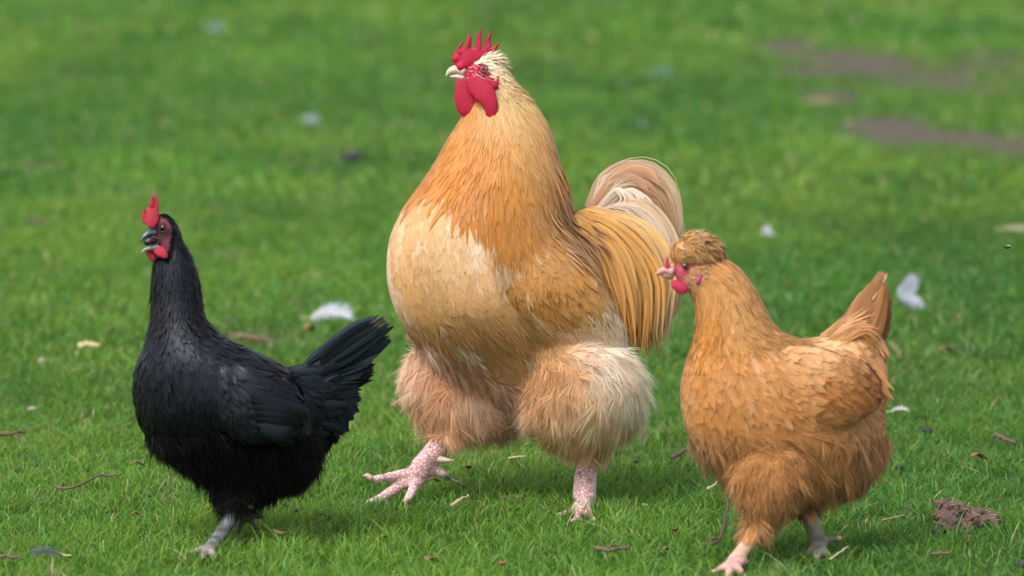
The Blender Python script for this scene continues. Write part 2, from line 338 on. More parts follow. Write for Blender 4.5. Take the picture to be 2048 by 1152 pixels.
# ------------------------------------------------------------------ feathers
class Acc:
    def __init__(s): s.V = []; s.F = []; s.C = []; s.U = []; s.N = []; s.o = 0
    def add(s, V, F, C_, U, Nn):
        s.V.append(V); s.F.append(F+s.o); s.C.append(C_); s.U.append(U); s.N.append(Nn); s.o += len(V)
    def build(s, name, mat, parent):
        me = new_mesh(name, np.concatenate(s.V), np.concatenate(s.F), np.concatenate(s.C), np.concatenate(s.U), nrm=np.concatenate(s.N))
        return link(name, me, mat, parent)
PROF = {'round': [.25, .75, 1.0, 1.0, .85, .35], 'lance': [.5, .95, 1.0, .8, .5, .04], 'broad': [.3, .8, 1.0, 1.05, .98, .5], 'fil': [.8, 1., .8, .55, .3, .05], 'sickle': [.6, .9, 1., .95, .7, .05]}
def ribbons(acc, Cn, Nn, hw, prof, col0, col1, across=5, camber=.25, rag=.12, nmix=.6, roll=None):
    """Cn (n,m,3) centre lines, Nn (n,m,3) surface normals, hw half width (n,), colours root/tip (n,3)"""
    n, m, _ = Cn.shape; v = np.linspace(0, 1, m); w = np.interp(v, np.linspace(0, 1, len(prof)), prof)
    T = norm(np.gradient(Cn, axis=1)); S = norm(np.cross(T, Nn)); Nn2 = norm(np.cross(S, T))
    if roll is not None:
        c, s = np.cos(roll)[:, None, None], np.sin(roll)[:, None, None]; S, Nn2 = S*c+Nn2*s, Nn2*c-S*s
    u = np.linspace(-1, 1, across); id_ = rng.random(n)
    W = hw[:, None]*w[None]
    P = Cn[:, :, None]+S[:, :, None]*(u[None, None, :, None]*W[:, :, None, None])-Nn2[:, :, None]*(camber*(u**2)[None, None, :, None]*W[:, :, None, None])
    if rag and across > 2:
        L = np.linalg.norm(Cn[:, -1]-Cn[:, 0], axis=1); j = (rng.random((n, across))-.5)*rag*L[:, None]
        P[:, -1] += T[:, -1][:, None]*j[..., None]; P[:, -2] += T[:, -2][:, None]*j[..., None]*.4
    own = norm(Nn2[:, :, None]+S[:, :, None]*(u*camber*1.6)[None, None, :, None])
    NN = norm(own*(1-nmix)+Nn[:, :, None]*nmix)
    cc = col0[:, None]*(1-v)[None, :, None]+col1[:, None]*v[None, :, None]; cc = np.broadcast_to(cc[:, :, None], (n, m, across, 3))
    U = np.empty((n, m, across, 3)); U[..., 0] = u[None, None]; U[..., 1] = v[None, :, None]; U[..., 2] = id_[:, None, None]
    g = np.arange(m*across).reshape(m, across); q = np.stack([g[:-1, :-1], g[:-1, 1:], g[1:, 1:], g[1:, :-1]], -1).reshape(-1, 4)
    F = (np.arange(n)[:, None, None]*(m*across)+q[None]).reshape(-1, 4)
    acc.add(P.reshape(-1, 3), F, cc.reshape(-1, 3), U.reshape(-1, 3), NN.reshape(-1, 3))

def idw(px, py, ctrl, p=3.0):
    c = np.asarray([k[:2] for k in ctrl], float); v = np.asarray([k[2:] for k in ctrl], float)
    d = (px[:, None]-c[None, :, 0])**2+(py[:, None]-c[None, :, 1])**2+30.; w = d**(-p/2)
    return (w@v)/w.sum(1, keepdims=True)
class Bird:
    def __init__(s, fr, me, co):
        s.fr = fr; s.me = me; s.co = co
        me.calc_loop_triangles(); t = np.empty(len(me.loop_triangles)*3, np.int32); me.loop_triangles.foreach_get('vertices', t); s.T = t.reshape(-1, 3)
        vn = np.empty(len(co)*3, np.float32); me.vertices.foreach_get('normal', vn); s.vn = vn.reshape(-1, 3)
        a, b_, c = co[s.T[:, 0]], co[s.T[:, 1]], co[s.T[:, 2]]; s.area = np.linalg.norm(np.cross(b_-a, c-a), axis=1)/2
        s.cen = fr.inv((a+b_+c)/3); s.bvh = BVHTree.FromPolygons(co.tolist(), s.T.tolist())
    def sample(s, n, region):
        w = s.area*region(s.cen[:, 0], s.cen[:, 1], s.cen[:, 2]); w = w/w.sum(); i = rng.choice(len(w), n, p=w)
        r = rng.random((n, 2)); sw = r.sum(1) > 1; r[sw] = 1-r[sw]; t = s.T[i]
        f = lambda a: a[t[:, 0]]*(1-r.sum(1))[:, None]+a[t[:, 1]]*r[:, :1]+a[t[:, 2]]*r[:, 1:]
        return f(s.co).astype(float), norm(f(s.vn).astype(float))
    def march(s, p, n, L, flow, jit, m=6, lift=.12, lpow=1.4, stick=True):
        N_ = len(p); Cn = np.zeros((N_, m, 3)); Nn = np.zeros((N_, m, 3)); ang = rng.normal(0, jit, N_); cur = p.copy(); nn = n.copy(); step = L/(m-1)
        Cn[:, 0] = cur; Nn[:, 0] = nn; lf = lift*(.5+rng.random(N_))
        d = None
        for k in range(1, m):
            q = s.fr.inv(cur); v = idw(q[:, 0], q[:, 1], flow); vz = v[:, 2:3] if v.shape[1] > 2 else 0
            d = v[:, :1]*RIGHT-v[:, 1:2]*UP+vz*FWD; d = norm(d-(d*nn).sum(1, keepdims=True)*nn)
            c, sn = np.cos(ang)[:, None], np.sin(ang)[:, None]; d = d*c+np.cross(nn, d)*sn
            cur = cur+d*step[:, None]
            if stick:
                for i in range(N_):
                    r = s.bvh.find_nearest(cur[i])
                    if r[0] is not None and r[3] < .03: cur[i] = r[0]; nn[i] = nn[i]*.5+np.array(r[1])*.5
                nn = norm(nn)
            Cn[:, k] = cur; Nn[:, k] = nn
        v = np.linspace(0, 1, m); Cn = Cn+Nn*(L*lf)[:, None, None]*(v**lpow)[None, :, None]+Nn*.0006
        return Cn, Nn
    def feathers(s, acc, n, region, L, W, flow, color, jit=.12, lift=.12, prof='round', across=5, rag=.12, camber=.25, cvar=.10, tipc=1.06, nmix=.6, m=6, roll=0.):
        p, nn = s.sample(n, region); sc = s.fr.s; Ln = (L[0]+(L[1]-L[0])*rng.random(n))*sc; Wn = (W[0]+(W[1]-W[0])*rng.random(n))*sc
        Cn, Nn = s.march(p, nn, Ln, flow, jit, m, lift); q = s.fr.inv(p)
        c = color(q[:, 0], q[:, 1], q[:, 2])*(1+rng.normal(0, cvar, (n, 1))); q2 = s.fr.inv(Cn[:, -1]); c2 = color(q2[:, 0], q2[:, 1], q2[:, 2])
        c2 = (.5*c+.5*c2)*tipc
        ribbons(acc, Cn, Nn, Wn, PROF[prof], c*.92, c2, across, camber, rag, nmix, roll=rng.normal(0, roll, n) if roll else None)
    def fluff(s, acc, n, region, L, flow, color, per=7, spread=.35, width=.9, lift=.35, jit=.3, cvar=.12, nmix=.6, curl=.25):
        """downy tufts: many fine barbs fanning from one root"""
        p, nn = s.sample(n, region); sc = s.fr.s; Ln = (L[0]+(L[1]-L[0])*rng.random(n))*sc
        Cn, Nn = s.march(p, nn, Ln, flow, jit, 5, lift); T = norm(Cn[:, -1]-Cn[:, 0]); q = s.fr.inv(p); c = color(q[:, 0], q[:, 1], q[:, 2])*(1+rng.normal(0, cvar, (n, 1)))
        S = norm(np.cross(T, Nn[:, 0])); v = np.linspace(0, 1, 5)
        for k in range(per):
            a = (k/(per-1)-.5)*2*spread+rng.normal(0, spread*.3, n); e = rng.normal(0, spread*.4, n); start = rng.random(n)*.35
            base = Cn[:, :1]+(Cn[:, -1:]-Cn[:, :1])*start[:, None, None]
            off = (S*np.sin(a)[:, None]+Nn[:, 0]*e[:, None])*Ln[:, None]*.8
            D = base+(Cn-Cn[:, :1])*(1-start*.6)[:, None, None]+off[:, None]*(v**1.25)[None, :, None]
            D[:, :, 2] -= (Ln*curl*rng.random(n))[:, None]*(v**2)[None]
            ribbons(acc, D, Nn, np.full(n, width*sc)*(.6+.8*rng.random(n)), PROF['fil'], c*.95, c*(1.02+.12*rng.random((n, 1))), 2, 0, 0, nmix, roll=rng.normal(0, .6, n))
def fan(acc, fr, A, B, n, hw, prof, colA, colB, jit=4., normal=(0, 0, -1), across=7, camber=.2, rag=.08, m=12, cvar=.08, nmix=.2, tip=1.0, roll=.25, layer=10., order=1, lenvar=.06):
    """long feathers between two traced guide lines A and B (px,py,dz)"""
    a = catmull(A, m); b_ = catmull(B, m); t = (np.linspace(0, 1, n) if n > 1 else np.array([.5])); tt = np.clip(t+rng.normal(0, .35/max(n, 2), n), -.05, 1.05)
    D = a[None]*(1-tt)[:, None, None]+b_[None]*tt[:, None, None]; v = np.linspace(0, 1, m)
    D = D+rng.normal(0, jit, (n, 1, 3))*(v**1.0)[None, :, None]*np.array([1, 1, .6])
    sh = 1-rng.random(n)*lenvar*2; D = D[:, :1]+(D-D[:, :1])*sh[:, None, None]
    D[:, :, 2] += layer*(t*order)[:, None]*1.0
    W = fr.P(D[..., 0], D[..., 1], D[..., 2]); nv = normal[0]*RIGHT-normal[1]*UP+normal[2]*FWD
    Nn = np.broadcast_to(norm(nv), W.shape).copy()
    cA, cB = np.asarray(colA), np.asarray(colB); c = cA*(1-t)[:, None]+cB*t[:, None]; c = c*(1+rng.normal(0, cvar, (n, 1)))
    ribbons(acc, W, Nn, hw*fr.s*(.85+.3*rng.random(n)), PROF[prof], c, c*tip, across, camber, rag, nmix, roll=rng.normal(0, roll, n))
def palette(ctrl, noise=.12, freq=.03, seed=1, sp=None, gain=(1, 1, 1)):
    ct = [(x, y, *(lin(h)*np.array(gain))) for x, y, h in ctrl]
    def f(px, py, dz):
        c = idw(px, py, ct, 3.5); k = vnoise(np.stack([px*freq, py*freq, dz*freq], -1), seed)-.5+.6*(vnoise(np.stack([px*freq*3, py*freq*3, dz*freq*3], -1), seed+1)-.5)
        c = c*(1+noise*2*k)[:, None]
        if sp:
            for thr, fr_, col, amt in sp:
                w = np.clip((vnoise(np.stack([px*fr_, py*fr_*.6, dz*fr_], -1), seed+7)-thr)/.08, 0, 1)[:, None]*amt; c = c*(1-w)+lin(col)*w
        return c
    return f
def simple(parts, name, mat, parent, voxel=None, smooth=3, col=None):
    if voxel: me, co = fuse(parts, voxel, smooth)
    else:
        V, F = join(parts); me = bpy.data.meshes.new(name); me.from_pydata(V, [], F); me.polygons.foreach_set('use_smooth', np.ones(len(F), bool)); me.update()
        import bmesh
        bm = bmesh.new(); bm.from_mesh(me); bmesh.ops.recalc_face_normals(bm, faces=bm.faces); bm.to_mesh(me); bm.free()
    me.name = name
    return link(name, me, mat, parent)
def solid(name, rgb, rough=.4, spec=.5, coat=0.):
    m, nt, b, out = mat_new(name); g = N(nt, 'ShaderNodeNewGeometry'); t = N(nt, 'ShaderNodeTexNoise', Scale=400., Detail=3.); nt.links.new(g.outputs['Position'], t.inputs['Vector'])
    r = N(nt, 'ShaderNodeValToRGB'); nt.links.new(t.outputs[0], r.inputs[0]); r.color_ramp.elements[0].position = .3; r.color_ramp.elements[1].position = .7
    r.color_ramp.elements[0].color = (*(np.array(rgb)*.8), 1); r.color_ramp.elements[1].color = (*np.clip(np.array(rgb)*1.15, 0, 1), 1); nt.links.new(r.outputs[0], b.inputs['Base Color'])
    b.inputs['Roughness'].default_value = rough; b.inputs['Specular IOR Level'].default_value = spec; b.inputs['Coat Weight'].default_value = coat; return m
MAT_EYE = solid('eye_dark', (.01, .008, .006), .08, .8, 1.); MAT_IRIS = solid('iris', (.30, .13, .05), .2, .6, .6)
MAT_COMB = skin_mat('comb_skin', tuple(lin('#ab1236')), .55, 620, .8, var=.5, sss=.12, spec=.3)
MAT_CLAW = solid('claw_horn', tuple(lin('#cfae98')), .4); MAT_HORN = solid('beak_horn', tuple(lin('#d8bfae')), .35)
def eye(fr, px, py, dz, r, parent, iris=MAT_IRIS):
    s = fr.s; c = fr.P(px, py, dz); e = simple([ball(c, r*s)], 'eye', iris, parent)
    d = norm(CAM-c); p = c+d*r*s*.62; simple([ball(p, r*s*.55)], 'pupil', MAT_EYE, e); return e
def add_claws(pairs, mat, parent, r):
    for a, b_ in pairs:
        a = np.array(a); b_ = np.array(b_); mid = (a+b_)/2+np.array([0, 0, r*.5])
        simple([tube([a, mid, b_], [r, r*.75, r*.12], 9, 10)], 'claw', mat, parent)

# the birds, the litter and the grass follow
#@@BIRDS
# ================================================================== buff rooster
def build_rooster():
    fr = frame_at(1168, 1020); s = fr.s
    base = G(1168, 1020); root = thing('rooster', base, 'large golden buff rooster with cream breast and tall red comb striding between the two hens', 'rooster')
    M_F = feather_mat('buff_feather', .6, .22, .26, .2, .34); M_H = feather_mat('buff_hackle', .5, .35, .34, .15, .28, along=8.); M_D = feather_mat('buff_down', .8, .1, .1, .4, .42)
    M_SK = skin_mat('rooster_skin', None, .5, 230, .8, 'scales', var=.55, sss=.08)
    M_U = skin_mat('buff_under_plumage', None, .8, 300, .2, var=.1, sss=0, spec=.1)
    # --- solid body: one continuous skin
    trunk = loft(fr, [(938, 122, 985, 112, 12, 0), (920, 138, 1008, 120, 23, 0), (918, 160, 1026, 148, 30, 0), (920, 185, 1054, 180, 36, 0), (920, 212, 1078, 208, 46, 2),
        (908, 245, 1098, 240, 62, 4), (890, 275, 1110, 268, 80, 6), (868, 320, 1121, 310, 100, 8), (836, 370, 1133, 355, 120, 8), (802, 415, 1142, 405, 137, 8), (776, 465, 1150, 450, 150, 8),
        (766, 520, 1185, 490, 158, 12), (770, 580, 1215, 540, 160, 16), (792, 640, 1232, 600, 155, 22), (832, 690, 1240, 660, 138, 30), (892, 735, 1245, 705, 115, 36), (975, 780, 1235, 750, 92, 30), (1040, 825, 1215, 795, 66, 16), (1072, 850, 1180, 830, 34, 6)], 60, 56, 9)
    rump = loft(fr, [(1030, 470, 1030, 700, 120, 20), (1120, 430, 1130, 740, 130, 50), (1200, 420, 1195, 740, 118, 80), (1265, 432, 1245, 700, 90, 115), (1310, 470, 1285, 640, 55, 145), (1325, 520, 1310, 590, 20, 160)], 34, 40, 10)
    nthigh = loft(fr, [(1030, 650, 1200, 630, 50, -30), (1050, 700, 1248, 685, 76, -46), (1062, 755, 1278, 735, 90, -54), (1058, 806, 1290, 792, 92, -52), (1056, 846, 1276, 838, 80, -44), (1090, 876, 1246, 868, 58, -30), (1146, 898, 1202, 892, 26, -14)], 34, 36, 10)
    fthigh = loft(fr, [(850, 660, 1000, 690, 60, 80), (820, 715, 1040, 730, 78, 84), (803, 765, 1050, 770, 80, 84), (822, 810, 1050, 815, 72, 80), (850, 845, 1030, 850, 50, 74), (880, 868, 940, 872, 24, 66)], 30, 36, 10)
    near = G(1168, 1018, .004); n_dz = float(fr.inv(near)[2]); fd = 52
    legs = [tube([fr.P(1178, 860, -14), fr.P(1172, 940, -6), fr.P(1168, 1000, n_dz)], [25*s, 23*s, 25*s], 16),
            tube([fr.P(925, 845, 66), fr.P(880, 890, 60), fr.P(842, 938, fd)], [23*s, 22*s, 25*s], 16), ball(fr.P(838, 945, fd), 23*s, sc=(1.1, 1, .9))]
    toes_f = [([(840, 940), (795, 950), (752, 958), (738, 957)], [12, 10, 8.5, 6], 24), ([(836, 948), (795, 975), (762, 996), (740, 1004)], [14, 12, 10, 7], 30), ([(845, 955), (830, 972), (818, 994), (813, 1002)], [13, 11, 9.5, 7], -6), ([(850, 935), (872, 943), (890, 949)], [13, 11.5, 10], 60)]
    for p, r, dz in toes_f:
        k = len(p); legs.append(tube([fr.P(x, y, fd+(dz-fd)*i/(k-1)) for i, (x, y) in enumerate(p)], [q*s for q in r], 16, 10))
    nt_ = [((1122, 1030), 9), ((1148, 1042), 9), ((1186, 1038), 9), ((1202, 1008), 8)]
    for (x, y), r in nt_: legs.append(tube([fr.P(1168, 1000, n_dz), G((1168+x)/2, (1014+y)/2, .008), G(x, y, .001)], [13*s, 9*s, 6*s], 12, 10))
    me, co = fuse([trunk, rump, nthigh, fthigh]+legs, .0026, 5)
    B = Bird(fr, me, co); q = fr.inv(co); px, py, dz = q.T
    pal = palette([(870, 330, '#cf9554'), (950, 300, '#cb8c46'), (1060, 300, '#c58f55'), (1100, 450, '#b98a57'), (820, 450, '#e8c498'), (790, 540, '#e8c08a'), (900, 480, '#e5c9a2'), (950, 560, '#e6c195'), (850, 640, '#d8ab70'), (960, 640, '#bf9258'), (1010, 700, '#c2965e'), (900, 700, '#c99f68'),
        (1090, 740, '#d3ad7b'), (1180, 730, '#f6e8d6'), (1240, 780, '#fbf0e2'), (1150, 800, '#e6c497'), (1200, 860, '#dcbd92'), (1100, 860, '#dab98c'), (1060, 860, '#ebd0ae'), (1100, 560, '#be8c4c'), (1200, 450, '#c79a58'), (1250, 600, '#c8974e'),
        (830, 740, '#f4d0ae'), (880, 790, '#f0c8a2'), (980, 800, '#dcbaa0'), (840, 800, '#f2caa4'), (1000, 720, '#b99469'), (1200, 660, '#d9bf9c'), (1230, 700, '#e2cdb4')], .10, .02, 3, [(.70, .05, '#fbeeda', .6)], (1.02, .94, .80))
    palt = palette([(1090, 740, '#dcb585'), (1060, 700, '#cf9f63'), (1180, 725, '#fbeede'), (1130, 760, '#e9c79c'), (1250, 780, '#fdeeda'), (1170, 800, '#f2d6ae'), (1210, 840, '#efd8b4'), (1200, 880, '#e0c096'), (1100, 860, '#e2c296'), (1050, 850, '#f8e2c4'), (1270, 840, '#ecd6b4'),
        (820, 730, '#fde0c8'), (840, 780, '#fbd4b0'), (890, 790, '#f6cba6'), (850, 830, '#f3c8a0'), (940, 780, '#fadcc4'), (990, 790, '#dcbaa4'), (1030, 820, '#c9a486'), (920, 740, '#d9ac82'), (930, 850, '#ecc9a6')], .12, .03, 5, None, (1.10, 1.02, .99))
    leg = ((py > 896) & (px > 1100)) | ((py > 862) & (px < 930)); face = (py < 216-.25*(px-915)) & (px < 1000)
    lc = lin('#dcb0ae')*(1+.4*(vnoise(co*60, 9)-.5))[:, None]; lc = lc*(1-.35*(vnoise(co*140, 4) > .62)[:, None])
    lc = np.where((vnoise(co*45, 14) > .55)[:, None], lc*.5+lin('#dcc9c6')*.5, lc)
    fc = lin('#a8253f')*(1+.7*(vnoise(co*260, 2)-.5))[:, None]
    col = pal(px, py, dz)*.9; col = np.where(leg[:, None], lc, col); col = np.where(face[:, None], fc, col)
    color_mesh(me, col); body_obj(me, leg | face, M_U, M_SK, root); me.name = 'rooster_body'
    flow = [(960, 130, 1, .3), (1010, 150, .8, .8), (1040, 175, .7, .8), (1080, 220, .5, 1), (940, 190, .5, 1), (1000, 200, .35, 1), (900, 270, -.35, 1), (860, 330, -.6, 1), (830, 380, -.55, 1), (950, 280, -.15, 1), (980, 300, -.1, 1), (930, 370, -.25, 1), (1000, 400, .05, 1), (1050, 300, .25, 1), (1060, 400, .1, 1), (1090, 330, .35, 1), (1120, 400, .25, 1), (1120, 500, .4, 1),
        (780, 500, -.15, 1), (770, 560, .05, 1), (800, 640, .35, 1), (900, 480, .0, 1), (900, 580, .15, 1), (880, 680, .6, .9), (980, 620, .5, .9), (960, 720, .75, .7), (1040, 720, .85, .6), (1080, 760, .5, .9),
        (1160, 720, 1, .25), (1230, 750, .7, .8), (1265, 800, .1, 1), (1150, 790, .35, 1), (1180, 850, -.05, 1), (1240, 860, -.4, 1), (1110, 800, -.2, 1), (1070, 850, -.9, .35), (1110, 880, -.3, 1), (1160, 890, 0, 1),
        (850, 720, -.45, .9), (830, 780, -.5, .9), (900, 800, .0, 1), (950, 830, .4, 1), (1000, 800, .7, .8), (870, 840, .2, 1), (1150, 450, .6, 1), (1200, 440, 1, .5), (1250, 520, .6, 1), (1280, 600, .35, 1), (1200, 600, .5, 1), (1050, 560, .25, 1), (1130, 620, .45, 1), (1220, 680, .4, 1)]
    bodyreg = lambda x, y, z: ((y > 355) & ~((y > 888) & (x > 1100)) & ~((y > 858) & (x < 935)) & ((y > 380) | (x < 1110))).astype(float)
    thigh = lambda x, y, z: (inpoly(x, y, [(1060, 730), (1150, 690), (1260, 690), (1310, 800), (1240, 888), (1110, 888), (1000, 870), (1030, 800)]) & (z < 20)).astype(float)
    fthr = lambda x, y, z: (inpoly(x, y, [(780, 700), (850, 680), (960, 745), (1060, 790), (1060, 880), (840, 852), (780, 800)]) & (z > -40)).astype(float)
    belly = lambda x, y, z: bodyreg(x, y, z)*((thigh(x, y, z) < .5) & (fthr(x, y, z) < .5))
    acc = Acc()
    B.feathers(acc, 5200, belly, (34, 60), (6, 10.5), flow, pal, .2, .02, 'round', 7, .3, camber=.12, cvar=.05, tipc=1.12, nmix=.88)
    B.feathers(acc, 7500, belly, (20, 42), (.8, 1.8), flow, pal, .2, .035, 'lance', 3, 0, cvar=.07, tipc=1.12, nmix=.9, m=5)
    B.fluff(acc, 700, lambda x, y, z: belly(x, y, z)*(y > 640), (26, 44), flow, pal, 6, .3, 1.1, .2)
    acc.build('body_feathers', M_F, root)
    # --- fluffy thighs
    for nm, rg, n in (('thigh_fluff', thigh, 3000), ('thigh_fluff', fthr, 2600)):
        acc = Acc(); near_ = rg is thigh
        B.feathers(acc, 900, rg, (28, 50), (4, 9), flow, palt, .3, .12, 'round', 5, .5, cvar=.06, nmix=.8)
        B.fluff(acc, n, rg, (24, 50) if near_ else (26, 50), flow, palt, 9, .45, .85, .34, .35 if near_ else .65, .10)
        B.fluff(acc, 170, rg, (44, 74), flow, palt, 14, .26, .95, .42, .5, .10)
        if near_: B.fluff(acc, 60, lambda x, y, z: inpoly(x, y, [(1035, 800), (1085, 800), (1090, 880), (1050, 870)]).astype(float)*(z < 10), (40, 60), [(1060, 840, -1, .3), (1060, 800, -.8, .7)], palt, 14, .3, 1., .3, .3, .08)
        else: B.fluff(acc, 50, lambda x, y, z: inpoly(x, y, [(790, 700), (850, 690), (850, 800), (800, 800)]).astype(float), (30, 48), [(810, 720, -.8, .3), (810, 790, -.9, .6)], palt, 14, .3, 1., .3, .3, .08)
        acc.build(nm, M_D, root)
    def wing_ribs(side):
        z0 = -128 if side < 0 else 165; k = side
        return [(1000, 500, 1110, 470, 14, z0-k*44), (1003, 550, 1160, 515, 30, z0-k*22), (1020, 600, 1200, 560, 38, z0-k*2+8), (1050, 650, 1232, 610, 38, z0+18), (1096, 695, 1250, 655, 30, z0+38), (1150, 722, 1256, 695, 18, z0+56)]
    dm_, dc_ = fuse([trunk, rump, nthigh]+[loft(fr, wing_ribs(k), 30, 30, 2) for k in (-1, 1)], .005, 8); DB = Bird(fr, dm_, dc_)
    # --- hackle: the long pointed neck feathers
    hp = palette([(990, 165, '#e6cfa4'), (1030, 165, '#e6cc9c'), (1060, 205, '#e2c290'), (1010, 200, '#e2c08a'), (920, 250, '#e0a562'), (960, 260, '#d99850'), (1050, 260, '#ddb47c'), (880, 320, '#df9f58'), (940, 330, '#d98f38'), (1000, 330, '#db9a48'), (1060, 330, '#d8a15e'), (840, 400, '#e0a565'), (920, 400, '#d48d38'), (980, 420, '#cf8732'), (1050, 420, '#cf9347'),
        (1090, 380, '#c79a66'), (1110, 470, '#b18b68'), (1040, 500, '#c28b45'), (1130, 540, '#b8906c')], .12, .03, 13, None, (.90, .82, .66))
    acc = Acc()
    hreg = lambda x, y, z: inpoly(x, y, [(925, 235), (985, 190), (1000, 165), (1040, 150), (1120, 240), (1160, 420), (1160, 480), (1110, 500), (1010, 460), (945, 392), (890, 345), (830, 375), (800, 395), (850, 300), (890, 240)]).astype(float)*(1+1.2*(y < 300))
    DB.feathers(acc, 2600, hreg, (64, 112), (5, 9), flow, hp, .13, .035, 'lance', 5, .1, cvar=.06, tipc=1.06, nmix=.8, m=7, roll=.08)
    DB.feathers(acc, 3800, hreg, (50, 100), (1.0, 2.0), flow, hp, .13, .05, 'lance', 3, 0, cvar=.10, tipc=1.13, nmix=.8, m=7, roll=.15)
    edge = lambda x, y, z: inpoly(x, y, [(1095, 290), (1135, 310), (1160, 470), (1150, 520), (1090, 480)]).astype(float)
    DB.feathers(acc, 420, edge, (60, 110), (2.5, 4.5), flow, hp, .14, .14, 'lance', 3, 0, cvar=.12, nmix=.5, m=7, roll=.4)
    headreg = lambda x, y, z: inpoly(x, y, [(945, 130), (965, 108), (1005, 108), (1045, 150), (1065, 195), (1000, 190), (1003, 158), (980, 152), (960, 125)]).astype(float)
    tuft = lambda x, y, z: inpoly(x, y, [(948, 118), (962, 104), (1000, 108), (1004, 124), (960, 126)]).astype(float)
    hc = palette([(970, 115, '#f3e6c8'), (1000, 140, '#ecd8b0'), (1000, 170, '#d8b988'), (1040, 175, '#d6b482'), (1060, 195, '#d2ab76')], .1, .08, 15)
    B.feathers(acc, 520, headreg, (14, 28), (1.4, 3.0), flow, hc, .25, .2, 'lance', 3, 0, cvar=.08, nmix=.6, m=5)
    B.feathers(acc, 260, tuft, (20, 34), (1.2, 2.6), [(960, 120, .9, -.55), (1000, 110, .9, -.4), (1000, 130, 1, .3)], hc, .25, .5, 'lance', 3, 0, cvar=.06, nmix=.6, m=5)
    acc.build('hackle', M_H, root)
    acc = Acc()
    sweep = lambda x, y, z: inpoly(x, y, [(960, 610), (1070, 640), (1120, 720), (1110, 820), (1070, 860), (1010, 800), (950, 700)]).astype(float)*(z < 0)
    sf = [(960, 620, .5, 1), (1040, 680, .7, .9), (1100, 740, .75, .8), (1060, 800, .35, 1), (1100, 840, .3, 1)]
    sp_ = palette([(960, 640, '#c99a62'), (1040, 700, '#c79a63'), (1090, 760, '#d6ab76'), (1060, 820, '#d2a878'), (1110, 820, '#e0bd90')], .12, .03, 33)
    DB.feathers(acc, 420, sweep, (50, 90), (5, 9), sf, sp_, .16, .05, 'round', 7, .4, cvar=.06, tipc=1.1, nmix=.8)
    DB.feathers(acc, 1900, sweep, (40, 80), (.8, 1.8), sf, sp_, .2, .09, 'lance', 3, 0, cvar=.09, tipc=1.13, nmix=.8)
    top = lambda x, y, z: inpoly(x, y, [(1080, 660), (1160, 655), (1260, 690), (1250, 740), (1120, 735)]).astype(float)*(z < 10)
    tf = [(1080, 680, .9, .7), (1180, 690, 1, .35), (1250, 710, .8, .7)]
    DB.feathers(acc, 300, top, (40, 70), (5, 9), tf, palt, .18, .06, 'round', 7, .4, cvar=.06, tipc=1.08, nmix=.8)
    DB.feathers(acc, 1200, top, (34, 66), (.8, 1.8), tf, palt, .22, .1, 'lance', 3, 0, cvar=.09, tipc=1.1, nmix=.8)
    acc.build('flank_feathers', M_F, root)
    # sparse pale bristles over the red face
    acc = Acc(); fh = palette([(950, 160, '#d8aca4')], .05)
    B.feathers(acc, 130, lambda x, y, z: (inpoly(x, y, [(925, 130), (960, 115), (1000, 150), (990, 190), (950, 180), (925, 160)])).astype(float), (7, 15), (.5, .9), [(900, 150, 1, .25), (1000, 150, 1, .7)], fh, .3, .25, 'lance', 2, 0, cvar=.1, m=4)
    acc.build('face_bristles', M_H, root)
    # --- wings
    for side in (-1, 1):
        z0 = -128 if side < 0 else 165
        ribs = wing_ribs(side)
        wm, wc = fuse([loft(fr, ribs, 30, 30, 6)], .004, 3); WB = Bird(fr, wm, wc); qq = fr.inv(wc)
        wp = palette([(1000, 520, '#be8c50'), (1060, 560, '#c1914f'), (1100, 620, '#bd8a45'), (1060, 640, '#b27f42'), (1150, 560, '#c69450'), (1180, 640, '#cda269'), (1200, 690, '#e3cba8'), (1230, 650, '#dcc3a0'), (1150, 700, '#d3b183')], .14, .03, 23, [(.78, .05, '#eadcc4', .6)], (.92, .85, .75))
        color_mesh(wm, wp(qq[:, 0], qq[:, 1], qq[:, 2])*.9); wing = link('wing', wm, M_U, root)
        wf = [(1000, 520, .15, 1), (1060, 520, .3, 1), (1040, 600, .4, 1), (1100, 640, .6, 1), (1160, 560, .5, 1), (1200, 640, .5, .9), (1180, 700, .75, .8), (1240, 700, .6, .8)]
        acc = Acc()
        WB.feathers(acc, 1000 if side < 0 else 500, lambda x, y, z: np.ones_like(x), (38, 66), (7, 11), wf, wp, .14, .06, 'round', 7, .35, cvar=.08, tipc=1.22, nmix=.7, m=7, roll=.1)
        WB.feathers(acc, 2200 if side < 0 else 900, lambda x, y, z: np.ones_like(x), (30, 60), (.9, 2.1), wf, wp, .16, .09, 'lance', 3, 0, cvar=.13, tipc=1.15, nmix=.6, m=6)
        sh = lambda x, y, z: inpoly(x, y, [(985, 470), (1120, 450), (1180, 520), (1110, 560), (1000, 560)]).astype(float)*((z < 10) if side < 0 else (z > 10))
        DB.feathers(acc, 420, sh, (40, 66), (5, 9), wf, wp, .14, .05, 'round', 5, .4, cvar=.06, tipc=1.08, nmix=.8, m=6)
        DB.feathers(acc, 1400, sh, (30, 56), (.9, 1.8), wf, wp, .14, .06, 'lance', 3, 0, cvar=.09, tipc=1.12, nmix=.8, m=6)
        low = lambda x, y, z: inpoly(x, y, [(1060, 640), (1230, 590), (1262, 700), (1150, 725)]).astype(float)
        wl = palette([(1100, 660, '#c08a4c'), (1160, 690, '#d0a266'), (1230, 650, '#e8d0ae'), (1245, 700, '#efe0c8')], .14, .04, 29, [(.68, .06, '#f6ead6', .7)])
        WB.feathers(acc, 260, low, (46, 76), (5, 9), wf, wl, .14, .10, 'broad', 7, .25, cvar=.07, tipc=1.1, nmix=.6, m=7, roll=.15)
